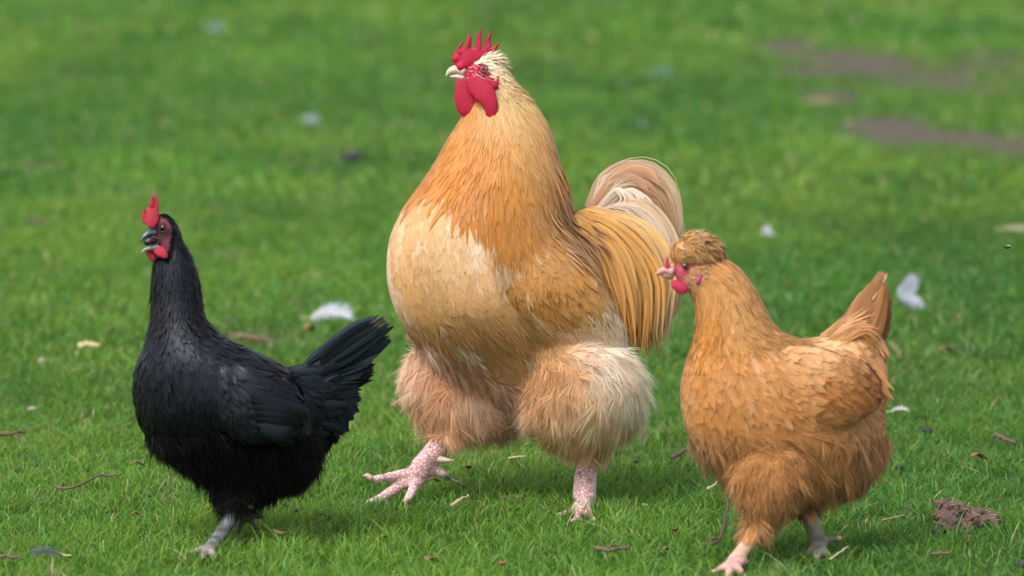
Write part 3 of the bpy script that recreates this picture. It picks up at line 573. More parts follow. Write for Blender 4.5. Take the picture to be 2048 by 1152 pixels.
        WB.feathers(acc, 700, low, (40, 80), (.9, 1.9), wf, wl, .18, .14, 'lance', 3, 0, cvar=.1, tipc=1.12, nmix=.6, m=6)
        acc.build('wing_feathers', M_F, wing)
    # --- saddle: long narrow feathers pouring over the rump
    acc = Acc(); sc1, sc2 = lin('#c9964c'), lin('#dcb67c')
    for zz, nrm, n in ((-6, (0.2, -.3, -1), 1), (150, (.2, -.3, 1), -1)):
        g1 = [(1135, 440, 20+zz*.5), (1150, 520, 0+zz), (1170, 590, -10+zz), (1215, 660, 0+zz)]; g2 = [(1150, 428, 30+zz*.5), (1225, 490, 10+zz), (1262, 590, 10+zz), (1268, 700, 25+zz)]
        g3 = [(1160, 422, 40+zz*.5), (1250, 465, 30+zz), (1310, 560, 40+zz), (1300, 700, 60+zz)]; g4 = [(1190, 414, 60+zz*.5), (1290, 450, 60+zz), (1345, 530, 80+zz), (1335, 640, 100+zz)]
        fan(acc, fr, g1, g2, 130, 6, 'lance', lin('#c08a4a'), lin('#cb9550'), 10, nrm, 5, .2, .06, 12, .10, .3, 1.08, .3, 8, -1, .3)
        fan(acc, fr, g2, g3, 130, 6, 'lance', lin('#cf9850'), lin('#d5a058'), 9, nrm, 5, .2, .06, 12, .10, .3, 1.1, .3, 8, -1, .22)
        fan(acc, fr, g3, g4, 90, 6, 'lance', lin('#d5a058'), lin('#e0b97e'), 9, nrm, 5, .2, .06, 12, .12, .3, 1.15, .3, 8, -1, .2)
        s0 = [(1150, 430, 10+zz*.5), (1180, 455, 0+zz), (1215, 510, -4+zz), (1240, 580, 2+zz)]
        fan(acc, fr, g1[:3]+[(1190, 620, -8+zz)], s0, 70, 6, 'lance', lin('#bd8b48'), lin('#d19d4d'), 9, nrm, 5, .2, .06, 10, .12, .3, 1.1, .3, 6, -1, .3)
        fan(acc, fr, g1, g4, 900, 1.3, 'lance', lin('#cf9745'), lin('#e9c993'), 12, nrm, 3, 0, 0, 12, .16, .3, 1.15, .5, 8, -1, .3)
    acc.build('saddle', M_H, root)
    # --- tail: arching cream sickles, loose curls and drooping plumes
    acc = Acc(); cr, pk, wh, tn = lin('#e2c6a2'), lin('#d6a882'), lin('#f3e2cc'), lin('#b98a4e')
    nr = (.1, -.1, -1)
    fan(acc, fr, [(1180, 420, 110), (1215, 375, 120), (1240, 345, 130), (1290, 345, 140), (1318, 372, 145)], [(1215, 430, 130), (1235, 395, 130), (1262, 380, 140), (1300, 400, 150), (1330, 470, 155)], 26, 13, 'sickle', pk, lin('#cfae92'), 6, nr, 7, .2, .1, 14, .07, .3, 1.06, .4)
    fan(acc, fr, [(1175, 415, 125), (1200, 360, 150), (1240, 332, 160), (1300, 332, 170), (1345, 370, 175), (1362, 440, 178), (1362, 490, 178)], [(1200, 430, 120), (1225, 380, 140), (1270, 352, 150), (1320, 380, 160), (1345, 440, 168), (1352, 500, 170), (1340, 560, 170)], 24, 11, 'sickle', lin('#d7bd9e'), lin('#b78f62'), 5, nr, 7, .2, .1, 16, .09, .3, 1.05, .4)
    fan(acc, fr, [(1185, 425, 100), (1222, 385, 96), (1240, 375, 94), (1255, 395, 92), (1240, 412, 92)], [(1210, 430, 100), (1250, 388, 94), (1285, 385, 92), (1308, 412, 92), (1300, 445, 92)], 16, 3.5, 'lance', wh, wh*.9, 6, nr, 3, .1, .1, 14, .05, .3, 1.05, .5)
    fan(acc, fr, [(1200, 420, 92), (1255, 415, 88), (1300, 445, 84), (1330, 500, 84), (1340, 560, 90)], [(1220, 412, 95), (1280, 395, 90), (1335, 430, 88), (1360, 500, 92), (1352, 590, 100)], 22, 5, 'lance', wh*.92, cr, 6, nr, 3, .15, .1, 16, .08, .3, 1.0, .5)
    fan(acc, fr, [(1230, 440, 110), (1300, 480, 105), (1335, 550, 110), (1325, 640, 120), (1300, 720, 125)], [(1250, 430, 120), (1320, 450, 120), (1358, 520, 125), (1352, 600, 130), (1330, 680, 130)], 34, 8, 'lance', lin('#d5b68a'), lin('#d9c5a6'), 7, nr, 5, .2, .1, 16, .10, .3, 1.0, .4)
    fan(acc, fr, [(1330, 420, 150), (1355, 480, 152), (1366, 560, 155), (1352, 620, 155), (1338, 645, 155)], [(1335, 430, 150), (1360, 490, 152), (1362, 560, 155), (1350, 610, 155), (1342, 650, 155)], 3, 7, 'sickle', lin('#b28a55'), lin('#a68a58'), 3, nr, 5, .2, .1, 14, .05, .3, 1.0, .2)
    fan(acc, fr, [(1225, 560, 70), (1260, 640, 60), (1278, 720, 60)], [(1260, 560, 80), (1300, 630, 75), (1318, 690, 80)], 24, 8, 'lance', lin('#b6864a'), lin('#c39b62'), 7, nr, 5, .2, .1, 12, .1, .3, 1.0, .4)
    fan(acc, fr, [(1175, 425, 110), (1195, 380, 118), (1205, 355, 124), (1230, 345, 128)], [(1200, 425, 110), (1228, 385, 116), (1250, 360, 120), (1290, 352, 126)], 60, 1.1, 'fil', wh, wh, 9, nr, 2, 0, 0, 10, .05, .3, 1.0, .6)
    fan(acc, fr, [(1178, 415, 122), (1202, 360, 147), (1242, 332, 156), (1300, 332, 166), (1345, 370, 172), (1363, 440, 175), (1363, 500, 175)], [(1215, 420, 112), (1240, 385, 118), (1275, 372, 124), (1310, 395, 130), (1330, 440, 136), (1338, 500, 150), (1325, 560, 160)], 900, 1.0, 'fil', lin('#e6cba8'), lin('#cda47a'), 12, nr, 2, 0, 0, 14, .14, .3, 1.0, .6, 10, 1, .35)
    fan(acc, fr, [(1215, 415, 86), (1275, 420, 82), (1320, 480, 80), (1335, 570, 86), (1310, 690, 100)], [(1230, 405, 90), (1300, 405, 86), (1352, 470, 90), (1362, 560, 100), (1345, 660, 110)], 700, 1.0, 'fil', wh, lin('#dcc09a'), 13, nr, 2, 0, 0, 14, .12, .3, 1.0, .6, 10, 1, .4)
    acc.build('tail', M_F, root)
    # --- comb
    cb = [loft(fr, [(906, 130, 940, 140, 9, 0), (905, 118, 968, 122, 9, 0), (908, 105, 985, 108, 7, 0), (915, 96, 985, 100, 5, 0)], 16, 24)]
    for a, m_, t, w in (((920, 108), (918, 97), (926, 84), 8), ((935, 100), (938, 82), (940, 67), 8), ((956, 98), (958, 78), (961, 58), 8), ((975, 98), (977, 80), (982, 62), 8), ((985, 105), (992, 94), (999, 86), 8)):
        cb.append(tube([fr.P(*a, 0), fr.P(*m_, 0), fr.P(*t, 0)], [w*s*1.1, w*s*.72, w*s*.28], 14, 12, .6))
    cb.append(ball(fr.P(913, 118, 0), 9.5*s)); cb.append(ball(fr.P(922, 134, -3), 11*s))
    simple(cb, 'comb', MAT_COMB, root, .0011, 3)
    # --- wattles: two flat hanging lobes
    simple([loft(fr, [(912, 158, 945, 160, 5, -10), (909, 180, 960, 184, 6, -14), (909, 205, 978, 210, 6.5, -16), (917, 226, 984, 228, 6.5, -16), (934, 239, 975, 240, 4, -14)], 24, 28)], 'wattle', MAT_COMB, root, .0012, 2)
    simple([loft(fr, [(928, 158, 954, 152, 4, -33), (936, 180, 980, 166, 5, -37), (950, 198, 992, 186, 5, -41), (966, 214, 996, 212, 5, -42), (972, 232, 995, 230, 4.5, -41), (978, 243, 989, 241, 3, -40)], 24, 28)], 'wattle', MAT_COMB, root, .0012, 2)
    simple([loft(fr, [(984, 162, 996, 164, 3, -28), (982, 170, 995, 172, 4, -29), (979, 182, 988, 184, 3, -29)], 12, 16)], 'earlobe', MAT_COMB, root, .0012, 2)
    # --- beak
    simple([tube([fr.P(928, 142, 0), fr.P(913, 139, 0), fr.P(900, 143, 0), fr.P(892, 152, 0)], [12*s, 9.5*s, 6.5*s, 1.5*s], 18, 14), tube([fr.P(928, 154, 0), fr.P(912, 153, 0), fr.P(900, 153, 0)], [7*s, 5*s, 2*s], 12, 12)], 'beak', MAT_HORN, root)
    # brow ring and eyes
    for z in (-29, 29):
        sg = -1 if z < 0 else 1
        simple([tube([fr.P(967+9*math.cos(t), 137+7*math.sin(t), z-1*sg) for t in np.linspace(0, 2*math.pi, 14)], [1.5*s]*14, 40, 8)], 'eyelid', MAT_COMB, root)
        eye(fr, 967, 137, z+8 if z < 0 else z-8, 6.8, root, solid('pale_iris', tuple(lin('#a8958a')), .2, .6, .7))
    # --- spurs and claws
    simple([tube([fr.P(862, 915, 50), fr.P(885, 920, 44), fr.P(908, 921, 40)], [8.5*s, 7*s, 1.5*s], 14, 12)], 'spur', MAT_HORN, root)
    simple([tube([fr.P(1184, 930, 8), fr.P(1196, 924, 20), fr.P(1202, 912, 30)], [6*s, 5*s, 1.5*s], 12, 12)], 'spur', solid('spur_dark', tuple(lin('#8a6a5c')), .5), root)
    add_claws([(fr.P(742, 957, 24), fr.P(726, 952, 22)), (fr.P(744, 1003, 30), fr.P(729, 1013, 30)), (fr.P(813, 998, -4), fr.P(811, 1017, -8)), (fr.P(886, 948, 60), fr.P(897, 953, 62))], MAT_CLAW, root, 6.5*s)
    add_claws([(G(1122, 1030, .002), G(1110, 1034, .0)), (G(1148, 1042, .002), G(1140, 1049, .0)), (G(1186, 1038, .002), G(1191, 1046, .0))], MAT_CLAW, root, 5.5*s)
    clear_at(735, 1008, .03, .4); clear_at(812, 1012, .03, .4)
build_rooster()
# ================================================================== black hen
def build_black_hen():
    base = G(412, 1104); fr = frame_at(412, 1104); s = fr.s
    root = thing('hen', base, 'glossy black hen with red comb and open beak, at the left of the golden rooster', 'hen')
    M_B = feather_mat('black_feather', .38, .25, .6, .0, .0, tint=(.72, .86, 1.)); M_BT = feather_mat('black_tail_feather', .40, .16, .6, .0, .0, along=60., tint=(.6, .85, 1.)); M_D = feather_mat('black_down', .8, .06, .2, .06, 0)
    M_U = skin_mat('black_under_plumage', None, .8, 300, .2, var=.1, sss=0, spec=.1)
    M_SK = skin_mat('hen_skin', None, .5, 430, .55, 'scales', var=.3, sss=.05)
    OFF = 55.
    trunk = loft(fr, [(306, 430, 338, 426, 13, OFF), (292, 448, 352, 442, 22, OFF), (290, 470, 362, 463, 27, OFF), (296, 495, 370, 488, 30, OFF), (300, 525, 386, 515, 36, OFF), (300, 565, 400, 556, 44, OFF), (300, 605, 407, 600, 50, OFF), (299, 645, 412, 636, 60, OFF), (290, 678, 436, 664, 78, OFF+4), (274, 715, 485, 690, 98, OFF+8),
        (263, 750, 530, 712, 114, OFF+14), (263, 800, 575, 735, 124, OFF+20), (274, 850, 600, 775, 124, OFF+25), (308, 894, 620, 832, 110, OFF+30), (358, 930, 624, 880, 92, OFF+34), (410, 962, 614, 925, 72, OFF+34), (426, 998, 570, 970, 50, OFF+24), (446, 1022, 500, 1005, 26, OFF-10)], 60, 50, 7)
    rump = loft(fr, [(470, 718, 450, 900, 90, OFF+25), (540, 732, 530, 930, 92, OFF+50), (600, 730, 600, 925, 76, OFF+75), (650, 708, 650, 880, 54, OFF+95), (690, 690, 690, 820, 32, OFF+110), (715, 690, 712, 770, 14, OFF+120)], 30, 36, 7)
    fl = loft(fr, [(545, 850, 625, 850, 50, OFF+40), (535, 900, 632, 890, 60, OFF+40), (530, 940, 630, 935, 54, OFF+36), (530, 970, 600, 965, 34, OFF+30)], 20, 28, 5)
    fz = float(fr.inv(G(412, 1100, .008))[2])
    legs = [tube([fr.P(478, 1000, OFF-20), fr.P(462, 1036, 30), fr.P(440, 1070, 14), fr.P(420, 1096, fz)], [20*s, 16*s, 13.5*s, 14*s], 20)]
    for x, y, r in ((378, 1108, 8), (396, 1124, 8), (430, 1120, 8), (436, 1096, 6)): legs.append(tube([fr.P(419, 1095, fz), G((419+x)/2, (1093+y)/2, .013), G(x, y, .005)], [11*s, 8*s, 6*s], 12, 10))
    hub = (488, 1032, 80)
    legs.append(tube([fr.P(500, 985, 90), fr.P(480, 1015, 88), fr.P(*hub)], [15*s, 13*s, 13*s], 12))
    rt = [((520, 1036, 88), 7), ((510, 1060, 80), 8), ((474, 1068, 76), 6), ((514, 1024, 96), 6)]
    for (x, y, z), r in rt: legs.append(tube([fr.P(*hub), fr.P((488+x)/2+2, (1030+y)/2-3, (80+z)/2), fr.P(x, y, z)], [8.5*s, 7*s, 5*s], 12, 10))
    me, co = fuse([trunk, rump, fl]+legs, .0024, 5); B = Bird(fr, me, co); q = fr.inv(co); px, py, dz = q.T
    bp = palette([(340, 450, '#0d0d0f'), (340, 600, '#0f0e10'), (320, 700, '#181719'), (420, 760, '#15171c'), (500, 760, '#121418'), (560, 760, '#14171b'), (420, 900, '#0c0b0b'), (580, 900, '#1c1818'), (480, 980, '#0f0d0d')], .35, .04, 51, None, (.62, .62, .66))
    leg = py > 1016; face = inpoly(px, py, [(285, 440), (320, 432), (338, 440), (345, 462), (338, 500), (322, 515), (290, 515)])
    lc = lin('#707075')*(1+1.3*(vnoise(co*150, 9)-.5))[:, None]; lc = np.where(((py > 1090) & (px < 440))[:, None], lin('#90857c')*(1+1.1*(vnoise(co*260, 19)-.5))[:, None], lc); lc = np.where((px > 470)[:, None], lin('#423b36'), lc)
    fc = lin('#652a33')*(1+.9*(vnoise(co*240, 2)-.5))[:, None]; fc = np.where((vnoise(co*170, 8) > .58)[:, None], fc*.35, fc)
    col = bp(px, py, dz)*.9; col = np.where(leg[:, None], lc, col); col = np.where(face[:, None], fc, col); color_mesh(me, col); body_obj(me, leg | face, M_U, M_SK, root)
    flow = [(330, 430, 1, .3), (350, 470, .4, 1), (320, 540, .0, 1), (380, 560, .2, 1), (400, 620, .2, 1), (310, 640, -.1, 1), (290, 700, -.3, 1), (265, 760, .0, 1), (280, 860, .3, 1), (340, 930, .5, 1), (400, 700, .35, 1), (440, 700, .8, 1), (420, 800, .35, 1), (500, 740, 1, .55), (560, 745, 1, .3), (600, 740, 1, -.1), (520, 820, .7, .8), (460, 900, .35, 1), (560, 900, .5, 1), (620, 860, .6, .8),
        (600, 950, .1, 1), (430, 990, .3, 1), (480, 1010, -.1, 1), (640, 780, 1, .4), (690, 740, 1, -.2)]
    breg = lambda x, y, z: ((y > 600) & (y < 1012) & ~((y > 985) & (x > 485))).astype(float)
    acc = Acc()
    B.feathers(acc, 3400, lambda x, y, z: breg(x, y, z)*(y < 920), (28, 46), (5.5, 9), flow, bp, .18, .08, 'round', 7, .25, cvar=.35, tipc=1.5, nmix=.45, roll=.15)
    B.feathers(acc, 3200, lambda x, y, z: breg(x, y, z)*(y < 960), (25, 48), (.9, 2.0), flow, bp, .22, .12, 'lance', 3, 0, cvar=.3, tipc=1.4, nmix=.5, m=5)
    acc.build('body_feathers', M_B, root)
    acc = Acc(); dn = lambda x, y, z: ((y > 860) & (y < 1008) & ~((y > 985) & (x > 487))).astype(float)*(1+(x > 540))
    B.fluff(acc, 2600, dn, (22, 42), flow, bp, 8, .42, 1.1, .40, .45, .25, .45)
    B.fluff(acc, 240, dn, (30, 50), flow, bp, 9, .4, 1.3, .5, .4, .25, .45)
    acc.build('fluff', M_D, root)
    acc = Acc(); nr = lambda x, y, z: ((y > 428) & (y < 640) & ~inpoly(x, y, [(270, 440), (318, 424), (346, 450), (352, 490), (340, 525), (280, 515)])).astype(float)
    np_ = palette([(350, 460, '#141416'), (340, 560, '#0e0e10'), (310, 600, '#1a1311'), (390, 600, '#0d0d10')], .35, .05, 53)
    B.feathers(acc, 2000, nr, (34, 62), (3, 5.5), flow, np_, .15, .09, 'lance', 5, .1, cvar=.3, tipc=1.3, nmix=.45, roll=.2)
    B.feathers(acc, 1500, nr, (26, 50), (1, 2), flow, np_, .25, .18, 'lance', 3, 0, cvar=.3, tipc=1.4, nmix=.4, roll=.3)
    acc.build('neck_feathers', M_B, root)
    for side in (-1, 1):
        z0 = OFF+(-112 if side < 0 else 175)*1.0; z0 = z0 if side < 0 else OFF+150
        ribs = [(440, 730, 430, 830, 12, z0-side*34), (480, 724, 470, 880, 22, z0-side*14), (530, 742, 520, 892, 25, z0+18), (575, 755, 572, 880, 22, z0+36), (605, 780, 600, 862, 14, z0+58)]
        wm, wc = fuse([loft(fr, ribs, 26, 28, 4)], .0035, 3); WB = Bird(fr, wm, wc); color_mesh(wm, bp(*fr.inv(wc).T)*.8); wing = link('wing', wm, M_U, root)
        wp = palette([(450, 760, '#14161c'), (520, 780, '#0f1115'), (580, 850, '#0c0d0f')], .4, .04, 57)
        acc = Acc(); wf = [(450, 740, .7, .8), (500, 760, .9, .5), (480, 860, .8, .45), (560, 800, 1, .45), (600, 840, 1, .3)]
        WB.feathers(acc, 620, lambda x, y, z: np.ones_like(x), (34, 60), (6, 10), wf, wp, .14, .07, 'round', 7, .25, cvar=.3, tipc=1.3, nmix=.45, roll=.15)
        for k in range(7):
            t = k/6; fan(acc, fr, [(500+20*t, 790+12*k, z0-20*(-side)), (560+15*t, 808+11*k, z0-14*(-side)+10), (622-6*k, 822+11*k, z0-6*(-side)+40)], [(502+20*t, 796+12*k, z0-20*-side), (560, 816+11*k, z0-14*-side+10), (620-6*k, 830+10*k, z0-6*-side+42)], 2, 11, 'broad', lin('#101216'), lin('#0d0e10'), 3, (0, 0, side), tip=1.3, m=8, cvar=.25)
        acc.build('wing_feathers', M_B, wing)
    def wr(side):
        z0 = OFF-112 if side < 0 else OFF+150
        return [(440, 730, 430, 830, 12, z0-side*34), (480, 724, 470, 880, 22, z0-side*14), (530, 742, 520, 892, 25, z0+18), (575, 755, 572, 880, 22, z0+36), (605, 780, 600, 862, 14, z0+58)]
    dme, dco = fuse([trunk, rump, fl]+[loft(fr, wr(k), 26, 28, 1) for k in (-1, 1)], .005, 10); DB = Bird(fr, dme, dco); acc = Acc()
    low = lambda x, y, z: inpoly(x, y, [(420, 720), (460, 730), (480, 850), (540, 880), (610, 850), (625, 890), (540, 930), (450, 910), (415, 800)]).astype(float)
    DB.feathers(acc, 520, low, (32, 56), (6, 10), [(440, 760, .6, .8), (470, 860, .7, .6), (560, 890, .9, .4)], bp, .25, .10, 'round', 7, .3, cvar=.3, tipc=1.3, nmix=.5, roll=.15)
    DB.feathers(acc, 1400, low, (26, 50), (.9, 1.9), [(440, 760, .6, .8), (470, 860, .7, .6), (560, 890, .9, .4)], bp, .28, .12, 'lance', 3, 0, cvar=.3, tipc=1.4, nmix=.6)
    acc.build('flank_feathers', M_B, root)
    # tail fan
    acc = Acc(); bz = OFF+100; dk, gr = lin('#0c0d0e'), lin('#101718')
    tips = [(757, 640), (775, 628), (786, 640), (783, 668), (762, 700), (748, 728), (744, 750), (728, 772), (718, 800), (712, 826), (700, 850), (690, 872), (672, 892), (650, 900)]
    for layer_ in range(3):
        for k, (tx, ty) in enumerate(tips):
            t = k/(len(tips)-1); bx, by = 600+22*math.sin(t*3), 738+80*t
            z = bz+(-34, 4, 44)[layer_]+rng.normal(0, 3); j = rng.normal(0, 5, 2); f = (1., .97, .93)[layer_]
            ex, ey = bx+(tx-bx)*f+j[0], by+(ty-by)*f+j[1]; mx_, my = (bx+ex)/2+(4+10*t), (by+ey)/2+(-7+0*t)
            fan(acc, fr, [(bx, by, z), (mx_, my, z+4), (ex, ey, z+12)], [(bx+3, by+3, z), (mx_+3, my+3, z+4), (ex+2, ey+3, z+12)], 1, 22, 'broad', dk, gr if k < 7 else dk, 1, (.1, -.2, -1), 11, .22, .13, 12, .15, .15, 1.3, .35)
            fan(acc, fr, [(bx, by, z-2), (mx_-6, my-6, z), (ex-8, ey-8, z+8)], [(bx, by, z-2), (mx_+6, my+8, z), (ex+8, ey+8, z+8)], 12, 1.1, 'fil', dk, gr, 4, (.1, -.2, -1), 2, 0, 0, 8, .3, .2, 1.5, .5, 0, 1, .15)
    fan(acc, fr, [(560, 740, bz-60), (620, 745, bz-52), (690, 715, bz-40)], [(560, 830, bz-62), (630, 860, bz-50), (672, 880, bz-36)], 44, 11, 'broad', lin('#111418'), lin('#0d0f10'), 9, (.1, -.2, -1), 7, .25, .12, 10, .3, .3, 1.35, .3, 6, -1, .45)
    fan(acc, fr, [(520, 735, bz-60), (580, 742, bz-58), (640, 735, bz-50)], [(540, 800, bz-68), (600, 830, bz-58), (650, 850, bz-48)], 40, 8, 'broad', lin('#13171b'), lin('#101214'), 9, (.1, -.3, -1), 7, .25, .12, 10, .3, .3, 1.35, .3, 4, -1, .45)
    fan(acc, fr, [(640, 720, bz-52), (700, 672, bz-44), (752, 640, bz-30)], [(640, 750, bz-50), (710, 710, bz-40), (772, 668, bz-28)], 10, 10, 'broad', lin('#0e1112'), lin('#111819'), 4, (.1, -.2, -1), 9, .2, .18, 12, .2, .15, 1.2, .25)
    fan(acc, fr, [(735, 650, bz-30), (760, 632, bz-26), (776, 624, bz-22)], [(755, 665, bz-30), (776, 650, bz-26), (790, 645, bz-22)], 12, 1., 'fil', lin('#57523a'), lin('#6b6345'), 2, (0, 0, -1), 2, 0, 0, 6, .1)
    acc.build('tail', M_BT, root)
    # head: comb, wattles, open beak, eye
    CM = skin_mat('hen_comb_skin', tuple(lin('#a81c33')), .5, 1100, .9, var=.6, sss=.12)
    o = OFF-12
    parts = [loft(fr, [(287, 446, 308, 458, 6, o-10), (283, 436, 316, 446, 6, o-8), (286, 426, 318, 434, 6, o-4), (296, 416, 318, 420, 5, o), (299, 404, 317, 404, 4, o+2), (304, 396, 315, 396, 3, o+2)], 20, 24),
             tube([fr.P(290, 434, o-8), fr.P(287, 427, o-8), fr.P(290, 419, o-9)], [5*s, 4*s, 2*s], 10, 10, .7), tube([fr.P(303, 412, o-3), fr.P(304, 402, o-3), fr.P(306, 390, o-3)], [5*s, 4*s, 2*s], 12, 10, .7), tube([fr.P(311, 414, o+4), fr.P(311, 402, o+4), fr.P(313, 388, o+4)], [5*s, 4*s, 2*s], 12, 10, .7)]
    simple(parts, 'comb', CM, root, .0008, 1)
    simple([loft(fr, [(306, 498, 326, 492, 3, o-18), (308, 506, 334, 502, 4.5, o-22), (316, 513, 336, 512, 4.5, o-24), (326, 518, 335, 517, 3, o-24)], 16, 20)], 'wattle', CM, root, .001, 2)
    simple([loft(fr, [(290, 503, 304, 500, 3, o-4), (294, 512, 310, 508, 4, o-6), (299, 520, 312, 518, 4, o-6), (303, 524, 310, 523, 2.5, o-6)], 14, 20)], 'wattle', CM, root, .001, 2)
    BK = solid('dark_beak', tuple(lin('#3c4650')), .3, .6, .3); BK2 = solid('pale_beak_edge', tuple(lin('#8d8c90')), .35)
    simple([tube([fr.P(308, 466, o-2), fr.P(298, 467, o-9), fr.P(288, 474, o-15), fr.P(281, 484, o-19)], [10.5*s, 8.5*s, 5.5*s, 2*s], 18, 14, .9)], 'upper_beak', BK, root)
    simple([tube([fr.P(316, 494, o-4), fr.P(303, 496, o-11), fr.P(291, 499, o-15), fr.P(283, 505, o-18)], [8.5*s, 7*s, 5*s, 2.2*s], 16, 12, .7)], 'lower_beak', BK2, root)
    simple([tube([fr.P(316, 480, o-6), fr.P(302, 482, o-12), fr.P(291, 486, o-14)], [9*s, 8*s, 6.5*s], 14, 12)], 'mouth', solid('mouth_inside', (.02, .004, .004), .4, .4, .2), root)
    simple([tube([fr.P(296, 487, o-20), fr.P(306, 474, o-20), fr.P(318, 478, o-20), fr.P(315, 487, o-20), fr.P(300, 494, o-22)], [1.0*s, 1.2*s, 1.6*s, 1.3*s, 1*s], 24, 8)], 'mouth_edge', skin_mat('gape', tuple(lin('#5e3034')), .5, 900), root)
    eye(fr, 325, 455, OFF-18, 5.6, root, solid('black_hen_iris', (.05, .02, .012), .15, .6, .8)); eye(fr, 325, 455, OFF+22, 6.2, root, solid('black_hen_far_iris', (.05, .02, .012), .15, .6, .8))
    simple([tube([fr.P(325+8*math.cos(t), 455+9*math.sin(t), OFF-23) for t in np.linspace(0, 2*math.pi, 14)], [1.2*s]*14, 40, 8)], 'eyelid', skin_mat('hen_lid', tuple(lin('#4a2228')), .5, 900), root)
    DC = solid('dark_claw', tuple(lin('#4a4038')), .4)
    add_claws([(G(378, 1108, .006), G(368, 1112, .002)), (G(396, 1124, .006), G(389, 1132, .002)), (G(430, 1120, .006), G(433, 1130, .002)), (fr.P(520, 1034, 88), fr.P(528, 1036, 88)), (fr.P(512, 1056, 80), fr.P(521, 1060, 80))], DC, root, 4.5*s)
    clear_at(412, 1102, .03, .4)
build_black_hen()

